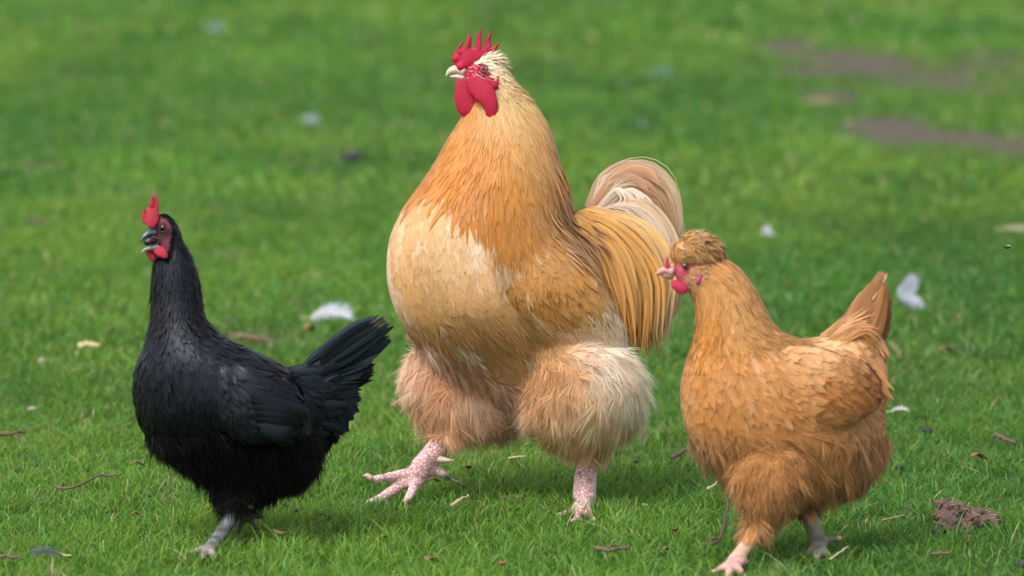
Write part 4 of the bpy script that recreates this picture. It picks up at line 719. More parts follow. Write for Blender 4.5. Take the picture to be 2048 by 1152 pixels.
# ================================================================== buff hen
def build_buff_hen():
    base = G(1460, 1140); fr = frame_at(1460, 1140); s = fr.s
    root = thing('hen', base, 'small ginger buff hen with puffy crest walking at the right of the rooster', 'hen')
    M_F = feather_mat('ginger_feather', .6, .22, .28, .2, .3); M_D = feather_mat('ginger_down', .8, .1, .12, .3, .4)
    M_U = skin_mat('ginger_under_plumage', None, .8, 300, .2, var=.1, sss=0, spec=.1)
    M_SK = skin_mat('buff_hen_skin', None, .55, 430, .5, 'scales', var=.25, sss=.08)
    o = 62.
    trunk = loft(fr, [(1345, 510, 1415, 494, 22, o), (1340, 533, 1444, 510, 28, o), (1346, 560, 1476, 530, 34, o), (1368, 584, 1504, 562, 41, o), (1384, 614, 1524, 598, 50, o), (1388, 652, 1542, 636, 64, o), (1380, 695, 1572, 668, 82, o), (1362, 745, 1630, 692, 100, o+4), (1357, 800, 1680, 735, 114, o+10),
        (1364, 850, 1710, 785, 118, o+14), (1388, 900, 1735, 845, 114, o+20), (1430, 945, 1745, 900, 100, o+26), (1475, 985, 1725, 955, 78, o+30), (1500, 1012, 1650, 1000, 46, o+20)], 56, 48, 7)
    rump = loft(fr, [(1560, 680, 1560, 940, 90, o+20), (1640, 668, 1640, 990, 96, o+40), (1700, 652, 1700, 990, 86, o+62), (1745, 640, 1740, 965, 64, o+84), (1772, 680, 1765, 920, 34, o+100)], 30, 36, 7)
    th = loft(fr, [(1480, 850, 1640, 850, 30, o-20), (1466, 905, 1640, 900, 48, o-38), (1466, 955, 1620, 955, 56, o-50), (1482, 1000, 1600, 1000, 46, o-48), (1496, 1030, 1565, 1025, 32, o-46), (1510, 1056, 1540, 1050, 18, o-44)], 24, 30, 6)
    f1 = float(fr.inv(G(1462, 1132, .008))[2]); f2 = float(fr.inv(G(1640, 1104, .01))[2])
    legs = [tube([fr.P(1522, 1035, o-44), fr.P(1508, 1068, 8), fr.P(1486, 1100, 4), fr.P(1466, 1126, f1)], [18*s, 17*s, 15*s, 16*s], 20), tube([fr.P(1608, 990, 110), fr.P(1622, 1040, 80), fr.P(1638, 1094, f2)], [20*s, 17*s, 20*s], 16)]
    for x, y in ((1430, 1144), (1452, 1160), (1488, 1152), (1496, 1124)): legs.append(tube([fr.P(1466, 1126, f1), G((1466+x)/2, (1126+y)/2, .014), G(x, y, .005)], [13*s, 9*s, 6*s], 12, 10))
    for x, y in ((1604, 1112), (1632, 1128), (1666, 1120)): legs.append(tube([fr.P(1638, 1094, f2), G((1638+x)/2, (1096+y)/2, .014), G(x, y, .005)], [13*s, 9*s, 6*s], 12, 10))
    legs.append(tube([fr.P(1642, 1082, f2), fr.P(1660, 1078, f2+6), fr.P(1676, 1077, f2+12)], [9*s, 7*s, 5*s], 10, 10))
    me, co = fuse([trunk, rump, th]+legs, .0024, 5); B = Bird(fr, me, co); q = fr.inv(co); px, py, dz = q.T
    bp = palette([(1400, 720, '#c48a4c'), (1380, 800, '#c88d50'), (1450, 740, '#c78e54'), (1500, 800, '#c28850'), (1560, 760, '#c58d54'), (1640, 680, '#dcb78c'), (1700, 660, '#dbb48a'), (1750, 680, '#c9935c'), (1440, 880, '#bc8248'), (1560, 880, '#b87e48'), (1700, 860, '#c08b58'), (1750, 900, '#c69464'), (1500, 960, '#cc9660'), (1550, 980, '#d29f6a'), (1680, 950, '#b88550'), (1620, 980, '#ae7d4a'), (1600, 720, '#d0a070')], .10, .03, 61, [(.70, .07, '#e6c9a4', .28)], (1.04, .98, .90))
    leg = (py > 1018) & ((px > 1590) | (py > 1052)); face = inpoly(px, py, [(1325, 525), (1375, 524), (1400, 530), (1400, 545), (1378, 558), (1372, 574), (1335, 572)])
    lc = np.where((px > 1560)[:, None], lin('#85806f'), lin('#d9b39a'))*(1+.5*(vnoise(co*110, 9)-.5))[:, None]; lc = np.where((py > 1112)[:, None] & (px < 1560)[:, None], lin('#d0a096'), lc)
    fc = lin('#b84e5c')*(1+.8*(vnoise(co*240, 2)-.5))[:, None]
    col = bp(px, py, dz)*.9; col = np.where(leg[:, None], lc, col); col = np.where(face[:, None], fc, col); color_mesh(me, col); body_obj(me, leg | face, M_U, M_SK, root)
    flow = [(1380, 560, .8, .8), (1430, 560, .7, .8), (1400, 620, .0, 1), (1450, 620, .15, 1), (1480, 570, .5, 1), (1510, 620, .45, 1), (1540, 660, .7, .7), (1390, 700, -.15, 1), (1365, 760, -.05, 1), (1375, 860, .3, 1), (1450, 760, .2, 1), (1450, 850, .35, 1), (1440, 940, .5, 1), (1520, 720, .5, .8), (1560, 800, .7, .8), (1540, 880, .7, .8), (1600, 700, 1, .2), (1680, 665, 1, -.1), (1740, 660, .8, .3), (1700, 720, .8, .6), (1760, 740, .3, 1), (1740, 860, .4, 1), (1700, 930, .1, 1), (1620, 960, .2, 1),
        (1500, 960, -.1, 1), (1480, 990, -.1, 1), (1560, 980, .3, 1), (1520, 1030, 0, 1)]
    breg = lambda x, y, z: ((y > 625) & ~((y > 1010) & (x > 1585)) & (y < 1052)).astype(float)
    acc = Acc()
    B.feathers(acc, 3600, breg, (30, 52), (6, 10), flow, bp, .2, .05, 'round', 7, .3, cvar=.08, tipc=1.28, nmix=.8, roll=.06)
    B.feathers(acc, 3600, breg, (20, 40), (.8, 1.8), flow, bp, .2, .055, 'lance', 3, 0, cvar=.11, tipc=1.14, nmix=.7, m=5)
    acc.build('body_feathers', M_F, root)
    acc = Acc(); dn = lambda x, y, z: ((y > 860) & ~((y > 1010) & (x > 1580)) & (y < 1050)).astype(float)*(1+1.5*inpoly(x, y, [(1450, 900), (1620, 900), (1600, 1060), (1480, 1060)]))
    bl = palette([(1480, 900, '#c9965c'), (1460, 960, '#d8a46c'), (1540, 980, '#d6a06a'), (1520, 1040, '#d9aa76'), (1640, 900, '#c8945c'), (1750, 880, '#cd9a66'), (1700, 980, '#bf8d5a'), (1610, 990, '#b88654')], .14, .03, 71)
    B.fluff(acc, 3000, dn, (24, 46), flow, bl, 8, .45, .95, .32, .45, .10)
    B.fluff(acc, 200, dn, (36, 54), flow, bl, 9, .3, 1.3, .5, .5, .10)
    acc.build('fluff', M_D, root)
    hp = palette([(1420, 560, '#cf9c62'), (1480, 580, '#cda06a'), (1420, 640, '#c48a42'), (1480, 640, '#c0925c'), (1400, 700, '#c8893f'), (1530, 660, '#b3874f')], .14, .04, 63, [(.78, .11, '#5a3d26', .8)], (1.02, .95, .84))
    nr = lambda x, y, z: ((y > 504) & (y < 680) & ~inpoly(x, y, [(1325, 500), (1395, 500), (1412, 530), (1408, 575), (1380, 592), (1330, 580)])).astype(float)
    acc = Acc()
    B.feathers(acc, 2000, nr, (36, 66), (3.2, 6), flow, hp, .15, .06, 'lance', 5, .1, cvar=.08, tipc=1.08, nmix=.65, roll=.12)
    B.feathers(acc, 2200, nr, (30, 56), (1, 2), flow, hp, .2, .1, 'lance', 3, 0, cvar=.14, tipc=1.12, nmix=.65, roll=.25)
    acc.build('neck_feathers', M_F, root)
    # crest
    cm, cc = fuse([loft(fr, [(1364, 473, 1400, 466, 16, o), (1347, 488, 1424, 478, 24, o), (1342, 503, 1438, 494, 27, o), (1343, 514, 1446, 510, 27, o), (1352, 524, 1446, 524, 24, o)], 24, 30, 3)], .0024, 3)
    CB = Bird(fr, cm, cc); cp = palette([(1350, 510, '#cf9d60'), (1390, 480, '#d2a166'), (1432, 496, '#9a7048'), (1370, 530, '#c09256')], .25, .07, 67, [(.70, .12, '#4f3a2a', .7), (.72, .06, '#e6d0b0', .6)])
    color_mesh(cm, cp(*fr.inv(cc).T)*.9); crest = link('crest', cm, M_U, root)
    acc = Acc(); cf = [(1350, 500, .5, .8, -.2), (1340, 520, .4, 1, 0), (1390, 475, 1, .3, 0), (1420, 490, 1, .8, 0), (1380, 510, 1, .6, 0), (1425, 515, .8, 1, 0)]
    CB.feathers(acc, 700, lambda x, y, z: np.ones_like(x), (20, 38), (3, 5.5), cf, cp, .4, .2, 'round', 5, .3, cvar=.12, tipc=1.1, nmix=.6, m=5)
    CB.feathers(acc, 130, lambda x, y, z: (x > 1385).astype(float), (30, 46), (3, 5), [(1400, 480, 1, .35, 0), (1430, 510, 1, .8, 0)], cp, .3, .3, 'round', 5, .4, cvar=.15, tipc=1.1, nmix=.5, m=6)
    CB.feathers(acc, 1500, lambda x, y, z: np.ones_like(x), (16, 34), (.8, 1.6), cf, cp, .6, .4, 'lance', 3, 0, cvar=.15, nmix=.6, m=5)
    acc.build('crest_feathers', M_F, crest)
    for side in (-1, 1):
        z0 = o-92 if side < 0 else o+150
        ribs = [(1560, 700, 1550, 780, 8, z0-side*34), (1600, 690, 1590, 830, 18, z0-side*16), (1650, 690, 1640, 850, 26, z0+16), (1700, 705, 1695, 850, 26, z0+32), (1740, 730, 1738, 830, 18, z0+56), (1762, 760, 1762, 810, 8, z0+72)]
        wm, wc = fuse([loft(fr, ribs, 26, 28, 5)], .0035, 3); WB = Bird(fr, wm, wc)
        wp = palette([(1580, 730, '#c8905a'), (1620, 760, '#c2874e'), (1660, 800, '#b27640'), (1700, 800, '#b67c46'), (1640, 710, '#d0a070'), (1730, 780, '#a06636')], .16, .035, 69, [(.70, .045, '#e8cba6', .55)], (1.03, .97, .92))
        color_mesh(wm, wp(*fr.inv(wc).T)*.9); wing = link('wing', wm, M_U, root)
        acc = Acc(); wf = [(1570, 720, .7, .7), (1620, 760, .8, .6), (1680, 740, .9, .5), (1650, 830, .9, .5), (1740, 800, .9, .5)]
        WB.feathers(acc, 900, lambda x, y, z: np.ones_like(x), (32, 56), (6.5, 10.5), wf, wp, .14, .08, 'round', 7, .2, cvar=.10, tipc=1.18, nmix=.45, roll=.15)
        WB.feathers(acc, 1200, lambda x, y, z: np.ones_like(x), (22, 46), (.9, 2.0), wf, wp, .2, .1, 'lance', 3, 0, cvar=.14, tipc=1.18, nmix=.5)
        acc.build('wing_feathers', M_F, wing)
    def wr(side):
        z0 = o-92 if side < 0 else o+150
        return [(1560, 700, 1550, 780, 8, z0-side*34), (1600, 690, 1590, 830, 18, z0-side*16), (1650, 690, 1640, 850, 26, z0+16), (1700, 705, 1695, 850, 26, z0+32), (1740, 730, 1738, 830, 18, z0+56), (1762, 760, 1762, 810, 8, z0+72)]
    dme, dco = fuse([trunk, rump, th]+[loft(fr, wr(k), 26, 28, 1) for k in (-1, 1)], .005, 10); DB = Bird(fr, dme, dco); acc = Acc()
    low = lambda x, y, z: inpoly(x, y, [(1540, 740), (1580, 760), (1620, 820), (1680, 842), (1750, 812), (1765, 850), (1690, 885), (1600, 870), (1555, 820)]).astype(float)
    lf = [(1560, 760, .6, .8), (1600, 830, .8, .5), (1680, 860, .9, .35), (1740, 840, .8, .5)]
    DB.feathers(acc, 420, low, (32, 56), (6, 10), lf, bp, .25, .10, 'round', 7, .3, cvar=.08, tipc=1.18, nmix=.65, roll=.12)
    DB.feathers(acc, 1400, low, (26, 50), (.9, 1.9), lf, bp, .28, .12, 'lance', 3, 0, cvar=.1, tipc=1.15, nmix=.75)
    shl = lambda x, y, z: inpoly(x, y, [(1530, 680), (1600, 672), (1650, 690), (1620, 760), (1560, 760)]).astype(float)
    DB.feathers(acc, 300, shl, (32, 52), (6, 9.5), [(1560, 700, .8, .6), (1620, 730, .9, .5)], bp, .18, .06, 'round', 7, .3, cvar=.08, tipc=1.18, nmix=.7)
    acc.build('flank_feathers', M_F, root)
    # tail
    acc = Acc(); bz = o+90
    fan(acc, fr, [(1640, 700, bz-40), (1690, 650, bz-30), (1728, 592, bz-20)], [(1660, 720, bz-40), (1720, 640, bz-30), (1764, 545, bz-10)], 26, 15, 'round', lin('#c48e5e'), lin('#9f6f48'), 3, (.1, -.2, -1), 7, .25, .05, 12, .12, .25, 1.1, .3, 10, -1)
    fan(acc, fr, [(1680, 720, bz-44), (1735, 630, bz-34), (1768, 548, bz-24)], [(1690, 740, bz-44), (1755, 670, bz-34), (1784, 590, bz-24)], 9, 11, 'round', lin('#b07a4b'), lin('#8e6038'), 3, (.1, -.2, -1), 7, .25, .1, 12, .14, .25, 1.0, .3, 8, -1)
    fan(acc, fr, [(1690, 720, bz-20), (1750, 640, bz-10), (1784, 578, bz)], [(1700, 740, bz-20), (1762, 680, bz-10), (1784, 640, bz)], 8, 10, 'round', lin('#96683f'), lin('#7d5838'), 3, (.1, -.2, -1), 7, .25, .1, 12, .14, .25, 1.0, .3, 8, -1)
    fan(acc, fr, [(1735, 600, bz-26), (1752, 565, bz-18), (1768, 541, bz-16)], [(1745, 600, bz-28), (1760, 566, bz-20), (1774, 548, bz-20)], 5, 6, 'round', lin('#b98253'), lin('#c9b084'), 1, (.1, -.2, -1), 5, .25, .1, 8, .06, .25, 1.1, .2, 6, -1)
    fan(acc, fr, [(1650, 680, bz-70), (1690, 650, bz-60), (1730, 650, bz-40)], [(1660, 760, bz-80), (1740, 760, bz-56), (1780, 800, bz-30)], 80, 12, 'round', lin('#d3a06c'), lin('#bf8450'), 6, (.15, -.3, -1), 7, .25, .2, 9, .12, .35, 1.2, .35, 8, -1, .4)
    fan(acc, fr, [(1690, 660, bz-60), (1740, 650, bz-40), (1775, 690, bz-20)], [(1700, 740, bz-70), (1760, 770, bz-44), (1778, 835, bz-20)], 44, 11, 'round', lin('#d2a270'), lin('#bf8450'), 5, (.3, -.3, -1), 7, .25, .2, 9, .12, .35, 1.2, .35, 8, -1, .3)
    fan(acc, fr, [(1640, 670, bz-66), (1690, 640, bz-56), (1735, 605, bz-40)], [(1690, 690, bz-70), (1740, 660, bz-50), (1780, 700, bz-20)], 260, 1.4, 'lance', lin('#dcb080'), lin('#c89058'), 8, (.15, -.3, -1), 3, 0, 0, 9, .15, .35, 1.15, .4, 8, -1, .5)
    acc.build('tail', M_F, root)
    # head
    CM = skin_mat('buff_comb_skin', tuple(lin('#ad1c42')), .5, 1100, .9, var=.6, sss=.12)
    simple([tube([fr.P(1345, 545, o-3), fr.P(1331, 541, o-3), fr.P(1319, 545, o-3), fr.P(1311, 550, o-3)], [13*s, 10.5*s, 7*s, 2*s], 18, 14, .9), tube([fr.P(1345, 551, o-3), fr.P(1331, 550, o-3), fr.P(1322, 550, o-3)], [9*s, 7*s, 3*s], 12, 12)], 'beak', solid('pink_beak', tuple(lin('#c08e84')), .35), root, .0009, 2)
    simple([loft(fr, [(1329, 545, 1345, 545, 6, o-8), (1328, 534, 1342, 534, 5, o-8), (1331, 524, 1338, 524, 3.5, o-6), (1332, 514, 1336, 514, 2, o-6)], 14, 18)], 'comb', CM, root, .001, 2)
    simple([loft(fr, [(1343, 560, 1358, 560, 3, o-26), (1341, 570, 1372, 568, 5, o-30), (1349, 581, 1378, 576, 5, o-32), (1360, 589, 1374, 586, 3.5, o-32)], 16, 22)], 'wattle', CM, root, .001, 2)
    simple([loft(fr, [(1343, 560, 1358, 560, 3, o+10), (1343, 570, 1370, 568, 5, o+12), (1350, 578, 1374, 574, 5, o+12), (1358, 583, 1368, 582, 3.5, o+12)], 16, 22)], 'wattle', CM, root, .001, 2)
    simple([loft(fr, [(1397, 550, 1405, 549, 2.5, o-29), (1392, 560, 1402, 562, 3, o-31), (1392, 569, 1396, 569, 2, o-31)], 12, 16)], 'earlobe', skin_mat('lobe', tuple(lin('#a24660')), .5, 900, sss=.1), root)
    acc = Acc(); fp = palette([(1395, 545, '#cf9a6c')], .1)
    for sgn in (-1, 1):
      acc = Acc()
      B.feathers(acc, 160, lambda x, y, z: inpoly(x, y, [(1382, 532), (1412, 528), (1407, 550), (1388, 580), (1362, 565)]).astype(float)*((z-o)*sgn > 0), (9, 17), (1.2, 2.4), [(1390, 550, 1, .2), (1390, 570, .7, .8)], fp, .3, .2, 'lance', 3, 0, m=4)
      acc.build('ear_feathers', M_F, root)
    for z in (-1, 1): eye(fr, 1370, 532, o+z*25-(0 if z < 0 else 0), 6.2, root, solid('amber_iris', tuple(lin('#4d3c22')), .15, .6, .8))
    add_claws([(G(1430, 1144, .006), G(1420, 1148, .002)), (G(1488, 1152, .006), G(1492, 1160, .002)), (G(1604, 1112, .006), G(1597, 1117, .002)), (G(1666, 1120, .006), G(1673, 1126, .002)), (fr.P(1676, 1077, f2+12), fr.P(1684, 1079, f2+12))], MAT_CLAW, root, 5*s)
    clear_at(1462, 1135, .035, .35); clear_at(1640, 1110, .035, .5)
build_buff_hen()
# ================================================================== litter on the lawn
BROWN = solid('dry_twig_bark', tuple(lin('#6e5a4c')), .8, .2); PALE = solid('bleached_straw', tuple(lin('#c9b78c')), .7, .2); TAN = solid('dead_leaf', tuple(lin('#86694c')), .8, .2)
DARKB = solid('dark_droppings', tuple(lin('#3b3a3a')), .7, .2); GREYP = solid('pale_pebble', tuple(lin('#a59c92')), .8, .2)
def top_mesh(name, parts, mat, label, cat, group=None):
    o = simple(parts, name, mat, None); recenter(o); tag(o, label, cat, group); return o
def twig(pts, r, mat, label, fork=None, name='twig', cat='twig', group=None):
    P = [G(x, y, h) for x, y, h in pts]; P = catmull(np.array(P), 9); P[1:-1] += rng.normal(0, r*.3, P[1:-1].shape)
    parts = [tube(P, r*(1.1-.4*np.linspace(0, 1, len(P)))*(.85+.3*rng.random(len(P))), 26, 8)]
    if fork:
        for a, b_ in fork: parts.append(tube([G(*a), (G(*a)+G(*b_))/2+np.array([0, 0, r]), G(*b_)], [r*.7, r*.55, r*.35], 10, 7))
    return top_mesh(name, parts, mat, label, cat, group)
twig([(108, 972, .018), (140, 976, .022), (175, 962, .026), (205, 950, .024), (243, 948, .026)], .0016, BROWN, 'forked brown twig lying in the grass left of the black hen', [((205, 952, .024), (238, 957, .02))])
twig([(885, 950, .03), (910, 962, .034), (935, 978, .022)], .0022, BROWN, 'curved grey twig hanging behind the striding foot of the rooster')
twig([(1408, 1090, .012), (1438, 1078, .02), (1452, 1030, .04), (1456, 998, .055)], .0017, BROWN, 'upright knotty twig standing in front of the left leg of the ginger hen', [((1456, 1002, .053), (1448, 995, .056)), ((1438, 1078, .02), (1410, 1082, .02))])
twig([(902, 1012, .02), (922, 1000, .026), (936, 990, .022)], .0022, PALE, 'pale straw piece on the grass under the rooster', name='straw', cat='straw')
twig([(1018, 916, .02), (1050, 912, .025)], .0016, PALE, 'short pale straw between the two legs of the rooster', name='straw', cat='straw')
twig([(1190, 1096, .02), (1225, 1100, .022), (1258, 1094, .024)], .0028, BROWN, 'dark crooked stick at the front edge, below the planted foot of the rooster', [((1215, 1098, .02), (1240, 1090, .03))])
twig([(0, 868, .02), (25, 866, .024), (48, 862, .022)], .0030, BROWN, 'reddish brown stick at the left edge of the lawn', [((10, 870, .02), (46, 872, .02))])
twig([(0, 1114, .02), (22, 1114, .02), (40, 1118, .018)], .0022, BROWN, 'grey stick at the bottom left corner')
twig([(1005, 995, .012), (1045, 994, .014)], .0018, BROWN, 'thin twig in the shade under the rooster')
twig([(1865, 1108, .018), (1902, 1106, .02)], .0020, BROWN, 'short twig in front of the lump of dried dung')
twig([(1415, 978, .02), (1440, 960, .026), (1368, 902, .02)][:2], .0018, PALE, 'small straw left of the leg of the ginger hen', name='straw', cat='straw')
twig([(1345, 915, .02), (1372, 900, .024)], .0028, BROWN, 'stubby twig on the grass between the rooster and the ginger hen')
twig([(1835, 560, .02), (1840, 558, .02)], .001, PALE, 'tiny straw beside the blurred white feather', name='straw', cat='straw') if False else None
twig([(1990, 870, .02), (2030, 885, .02)], .0026, BROWN, 'brown twig near the right edge above the dung')
twig([(60, 438, .025), (100, 448, .025)], .004, BROWN, 'blurred dark twig far back at the left')
twig([(470, 674, .018), (505, 676, .02), (540, 682, .02)], .0045, BROWN, 'blurred dark stick on the grass behind the back of the black hen')
twig([(1765, 1040, .02), (1810, 1030, .028)], .0011, PALE, 'thin dry straw left of the dung', name='straw', cat='straw')
twig([(1660, 1118, .02), (1695, 1094, .03)], .0011, PALE, 'thin straw leaning beside the far foot of the ginger hen', name='straw', cat='straw')
twig([(160, 690, .03), (198, 691, .034)], .0042, PALE, 'pale dry stalk lying in the grass left of the neck of the black hen', name='straw', cat='straw')

def flat_leaf(px, py, L, W, az, mat, label, h=.02, name='dead_leaf', cat='leaf', group=None):
    c = G(px, py, h); V = []; F = []; n = 9; ca, sa = math.cos(az), math.sin(az); th = .0006
    for k in range(2):
        for i in range(n):
            t = i/(n-1); w = W*math.sin(math.pi*min(max(t*.94+.03, 0), 1))**.8
            for u in (-1, -.5, 0, .5, 1):
                x = (t-.5)*L; y = u*w/2; z = abs(u)*w*.28+.12*L*math.sin(t*5+az)+(th if k else 0)+.08*W*math.sin(9*t+3*u)
                V.append((c[0]+x*ca-y*sa, c[1]+x*sa+y*ca, c[2]+z))
    for k in range(2):
        for i in range(n-1):
            for j in range(4): a = k*n*5+i*5+j; F.append((a, a+1, a+6, a+5))
    rim = [j for j in range(5)]+[i*5+4 for i in range(1, n)]+[(n-1)*5+j for j in (3, 2, 1, 0)]+[i*5 for i in range(n-2, 0, -1)]
    for a, b_ in zip(rim, rim[1:]+rim[:1]): F.append((a, b_, b_+n*5, a+n*5))
    return top_mesh(name, [(V, F)], mat, label, cat, group)
leaves = [(870, 962, .020, .010, .3, 'curled brown leaf fragment under the breast of the rooster'), (560, 1066, .024, .010, 2.4, 'dark reddish leaf right of the raised foot of the black hen'), (275, 1030, .018, .008, .2, 'small tan leaf fragment left of the foot of the black hen'), (935, 935, .022, .010, 1.2, 'tan leaf crumb behind the raised foot of the rooster'),
    (865, 1122, .022, .014, .7, 'dark brown leaf at the bottom edge, right of the black hen'), (1005, 1128, .018, .012, 2.0, 'pale curled leaf at the bottom edge under the rooster'), (1898, 703, .040, .014, .1, 'blurred tan leaf on the grass right of the tail of the ginger hen'), (620, 660, .020, .030, .4, 'pinkish leaf scrap below the white feather behind the black hen'),
    (800, 815, .03, .03, .5, 'pinkish leaf scrap left of the fluffy far thigh of the rooster'), (280, 930, .026, .010, .2, 'yellowish leaf strip left of the belly of the black hen'), (1350, 1060, .016, .010, 1.4, 'small brown leaf right of the planted foot of the rooster'), (1335, 1100, .014, .009, .4, 'tan leaf crumb near the stick at the front'), (1960, 915, .03, .014, .5, 'brown leaf scrap above the dung near the right edge'),
    (770, 1075, .015, .008, .8, 'small dry leaf in front of the striding foot of the rooster'), (1270, 925, .014, .010, .9, 'dark leaf crumb right of the planted leg of the rooster'), (1110, 905, .014, .010, 2.2, 'leaf scrap between the thighs of the rooster')]
for x, y, L_, W_, a, lb in leaves: flat_leaf(x, y, L_, W_, a, TAN, lb)
def crumb(px, py, r, mat, label, name='pebble', cat='pebble', group=None, h=.012, sc=(1.2, 1, .7)):
    v, f = ball(G(px, py, h), r, 9, 14, sc); v = np.array(v); v += (v-v.mean(0))*((vnoise(v*2.2/r*.5, 5)-.5)*.9)[:, None]
    return top_mesh(name, [(v.tolist(), f)], mat, label, cat, group)
cr = [(575, 1010, .0040, 'larger dark pellet, left one of a close pair beside the black hen'), (592, 1020, .0030, 'smaller dark pellet, right one of a close pair beside the black hen'), (645, 1030, .0035, 'tiny dark pellet between the black hen and the front foot of the rooster'),
    (300, 990, .0045, 'blue-black pellet in the grass just left of the lower belly of the black hen'), (38, 940, .0050, 'dark pellet near the left edge below the reddish brown stick'), (70, 930, .0035, 'tiny dark pellet at the left, left of the forked twig'), (1265, 935, .004, 'small dark pellet right of the planted leg of the rooster'),
    (1235, 905, .0055, 'dark pellet just under the near fluffy thigh of the rooster'), (1855, 860, .005, 'dark pellet right of the rear of the ginger hen below the thin white feather'), (1865, 1062, .0045, 'dark pellet touching the left end of the dung lump'), (2040, 1128, .006, 'dark pellet at the bottom right corner'),
    (1400, 895, .005, 'dark pellet left of the breast of the ginger hen'), (1800, 935, .005, 'dark pellet between the fluffy rear of the ginger hen and the dung'), (460, 645, .011, 'blurred dark clump behind the neck of the black hen'), (710, 312, .02, 'blurred dark clump far back left of the breast of the rooster')]
for x, y, r, lb in cr: crumb(x, y, r, DARKB, lb, 'droppings', 'droppings', 'dark pellets scattered over the lawn')
for x, y, r, lb in ((85, 722, .007, 'pale blurred pebble at the left, highest of those left of the black hen'), (64, 818, .005, 'pale pebble near the left edge above the reddish brown stick'), (1290, 1010, .004, 'tiny pale pebble in the grass right of the planted foot of the rooster')): crumb(x, y, r, GREYP, lb, 'pebble', 'pebble', 'pale pebbles in the lawn')

# lost feathers
MAT_WF = feather_mat('white_feather', .6, .2, .12, .2, .35); MAT_BASEF = feather_mat('feather_down_base', .8, .1, .2, .3, .2)
def lost_feather(px, py, L, W, az, label, curl=.2, c0='#c9ccd4', c1='#dfe4ec', h=.03, base=None, tilt=.5, n=60, name='feather'):
    """a shed feather: vane of barbs on a curved shaft; it rests on the blade tips"""
    c = G(px, py, h); d = np.array([math.cos(az), math.sin(az), 0.]); sd_ = np.array([-math.sin(az), math.cos(az), 0.]); up = np.array([0, 0, 1.]); m = 12
    sd2 = sd_*math.cos(tilt)+up*math.sin(tilt); nn = np.cross(d, sd2); t = np.linspace(0, 1, m)
    S = c+d*((t-.5)*L)[:, None]+nn*0+up*(curl*L*(1-(2*t-1)**2))[:, None]+sd_*(curl*L*.8*t**2)[:, None]
    acc = Acc(); k0, k1 = lin(c0), lin(c1); kb = lin(base) if base else k0
    ribbons(acc, S[None], np.broadcast_to(nn, (1, m, 3)).copy(), np.array([W*.45]), [.15, .8, 1, 1, .9, .4], k0[None], k1[None], 7, .5, .15, .3)
    for sgn in (-1, 1):
        tt = rng.random(n)**.8; i = tt*(m-1); P = np.stack([np.interp(i, range(m), S[:, a]) for a in range(3)], -1)
        w = W*np.interp(tt, [0, .2, .5, .8, 1], [.5, .9, 1, .85, .5])*(.8+.4*rng.random(n)); v = np.linspace(0, 1, 5)
        D = P[:, None]+(sd2*sgn)[None, None]*(w[:, None]*v[None]*.9)[..., None]+d[None, None]*(w[:, None]*v[None]**1.4*.7)[..., None]+rng.normal(0, W*.12, (n, 1, 3))*(v**2)[None, :, None]
        cc = k0*(1-tt)[:, None]+k1*tt[:, None]; cc = np.where((tt < .3)[:, None], cc*.4+kb*.6, cc)
        ribbons(acc, D, np.broadcast_to(nn, D.shape).copy(), np.full(n, W*.05), PROF['fil'], cc, cc, 2, 0, 0, .3)
    root = thing(name, G(px, py, h-.02), label, 'feather')
    acc.build('vane', MAT_WF, root)
    q = S-nn*W*.02; q0 = S[0]-d*L*.22; simple([tube(np.vstack([q0, q]), np.linspace(.0011, .0003, m+1)*max(1, L/.06), 24, 6)], 'quill', PALE, root); return root
lost_feather(662, 634, .072, .018, R_(15), 'curved white feather on the grass behind the tail of the black hen', .16, tilt=.9, h=.03)
lost_feather(1815, 590, .042, .032, R_(40), 'round fluffy white feather right of the tail tip of the ginger hen', .1, tilt=1.25, h=.04, n=160)
lost_feather(98, 1108, .040, .010, R_(160), 'grey downy feather with brownish base near the bottom left corner', .12, '#9aa0a8', '#aab2be', .024, '#8a5a48', .7)
lost_feather(430, 58, .07, .03, R_(40), 'blurred pale feather far back, upper left of the lawn', .1, tilt=.9, h=.03, c0='#7d9a90', c1='#8fb0a6')
lost_feather(620, 240, .045, .018, R_(20), 'small pale feather in the distance left of the neck of the rooster', .1, tilt=.9, h=.03, c0='#8fa0a0', c1='#9fb2b4')
lost_feather(1286, 249, .045, .022, R_(80), 'small white feather in the distance above the tail of the rooster', .1, tilt=.9, h=.04, c0='#8fa0a0', c1='#9fb2b4')
lost_feather(1535, 465, .036, .014, R_(50), 'little white feather far behind, just above the back of the ginger hen', .1, tilt=.9, h=.035)
lost_feather(1318, 148, .07, .035, R_(10), 'faint pale feather far behind the head of the rooster', .1, tilt=.6, h=.03, c0='#587a60', c1='#668a70')
lost_feather(2032, 458, .060, .013, R_(0), 'long cream feather at the right edge of the lawn', .05, '#98987c', '#a5a68c', .035, tilt=.6)
lost_feather(1800, 822, .030, .006, R_(20), 'thin white feather just right of the fluffy rear of the ginger hen', .15, tilt=.7, h=.03, n=30)
lost_feather(1640, 205, .08, .02, R_(-30), 'yellowish wilted feather beside the upper bare patch', .1, '#7d8550', '#8a8c58', .03, tilt=.6)

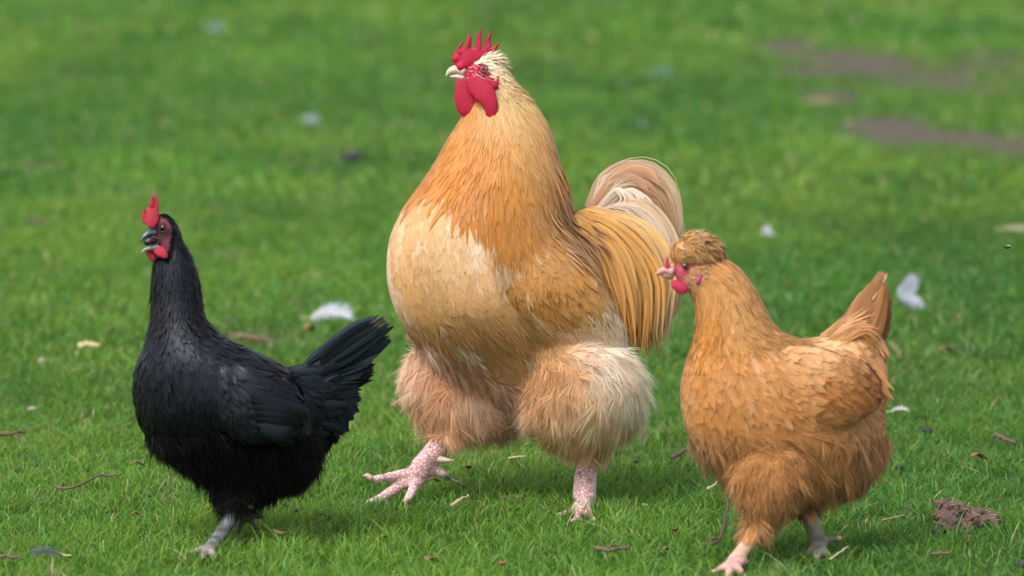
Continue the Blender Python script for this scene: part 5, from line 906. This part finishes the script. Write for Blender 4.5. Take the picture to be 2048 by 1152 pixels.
# lump of dried dung with straw in it
def dung():
    c = G(1938, 1048, .0); s = K*5.7; root = thing('dung_lump', c, 'lumpy brown dried dung with bits of straw, in the grass at the lower right', 'dung'); parts = []
    for i in range(64):
        t = rng.random(); top = .029*(1-.55*t)*math.sin(math.pi*min(.25+t*.72, .97))**.4; a = G(1886+106*t, 1060, 0); a[2] = .004+top*rng.random()**.6; a[1] += rng.normal(0, .011); r = (.0075+.005*rng.random())*(1-.25*t); parts.append(ball(a, r, 7, 10, (1.1, 1, .85)))
    for i in range(26):
        t = (i+.5)/26; a = G(1888+104*t, 1060, 0); a[2] = .008+.012*(1-t)+.004*math.sin(i*2.3); parts.append(ball(a, .0105-.003*t, 7, 10, (1.1, 1.2, .85)))
    me, co = fuse(parts, .0013, 9); n = len(co); vn = np.empty(n*3, np.float32); me.vertices.foreach_get('normal', vn); vn = vn.reshape(-1, 3)
    co = co+vn*(((vnoise(co*150, 3)-.5)*.008+(vnoise(co*300, 6)-.5)*.005+(vnoise(co*620, 4)-.5)*.003)[:, None]); me.vertices.foreach_set('co', co.astype(np.float32).ravel()); me.update(); me.name = 'dung'
    link('clod', me, solid('dry_dung', tuple(lin('#6b5850')), .95, .1), root)
    acc = Acc(); n = 260; i = rng.integers(0, len(co), n); P = co[i].astype(float)+vn[i]*.001; d = norm(rng.normal(0, 1, (n, 3))*np.array([1, .6, .25])); L_ = .006+.012*rng.random(n); v = np.linspace(-.5, .5, 4)
    D = P[:, None]+d[:, None]*(L_[:, None]*v[None])[..., None]; ribbons(acc, D, np.repeat(vn[i][:, None].astype(float), 4, 1), np.full(n, .00035), [1, 1, 1, .4], np.tile(lin('#b09a72'), (n, 1))*(.6+.7*rng.random((n, 1))), np.tile(lin('#b09a72'), (n, 1)), 2, 0, 0, .3)
    acc.build('straw_bits', MAT_BASEF, root); clear_at(1938, 1060, .07, .3)
dung()
# tiny fly in the air at the right
def fly():
    fr = Frame(5.85); c = fr.P(2015, 495, 0); root = thing('fly', c, 'tiny dark fly in the air near the right edge', 'fly'); s = .0022
    simple([ball(c, s, 8, 10, (1.6, .8, .8)), ball(c+np.array([-s*1.8, 0, s*.3]), s*.6, 8, 10)], 'body', DARKB, root)
    for k in (-1, 1): simple([ball(c+np.array([s*.6, k*s*1.0, s*1.1]), s*1.1, 8, 10, (1.3, .8, .12))], 'wing', GREYP, root)
fly()
build_grass()
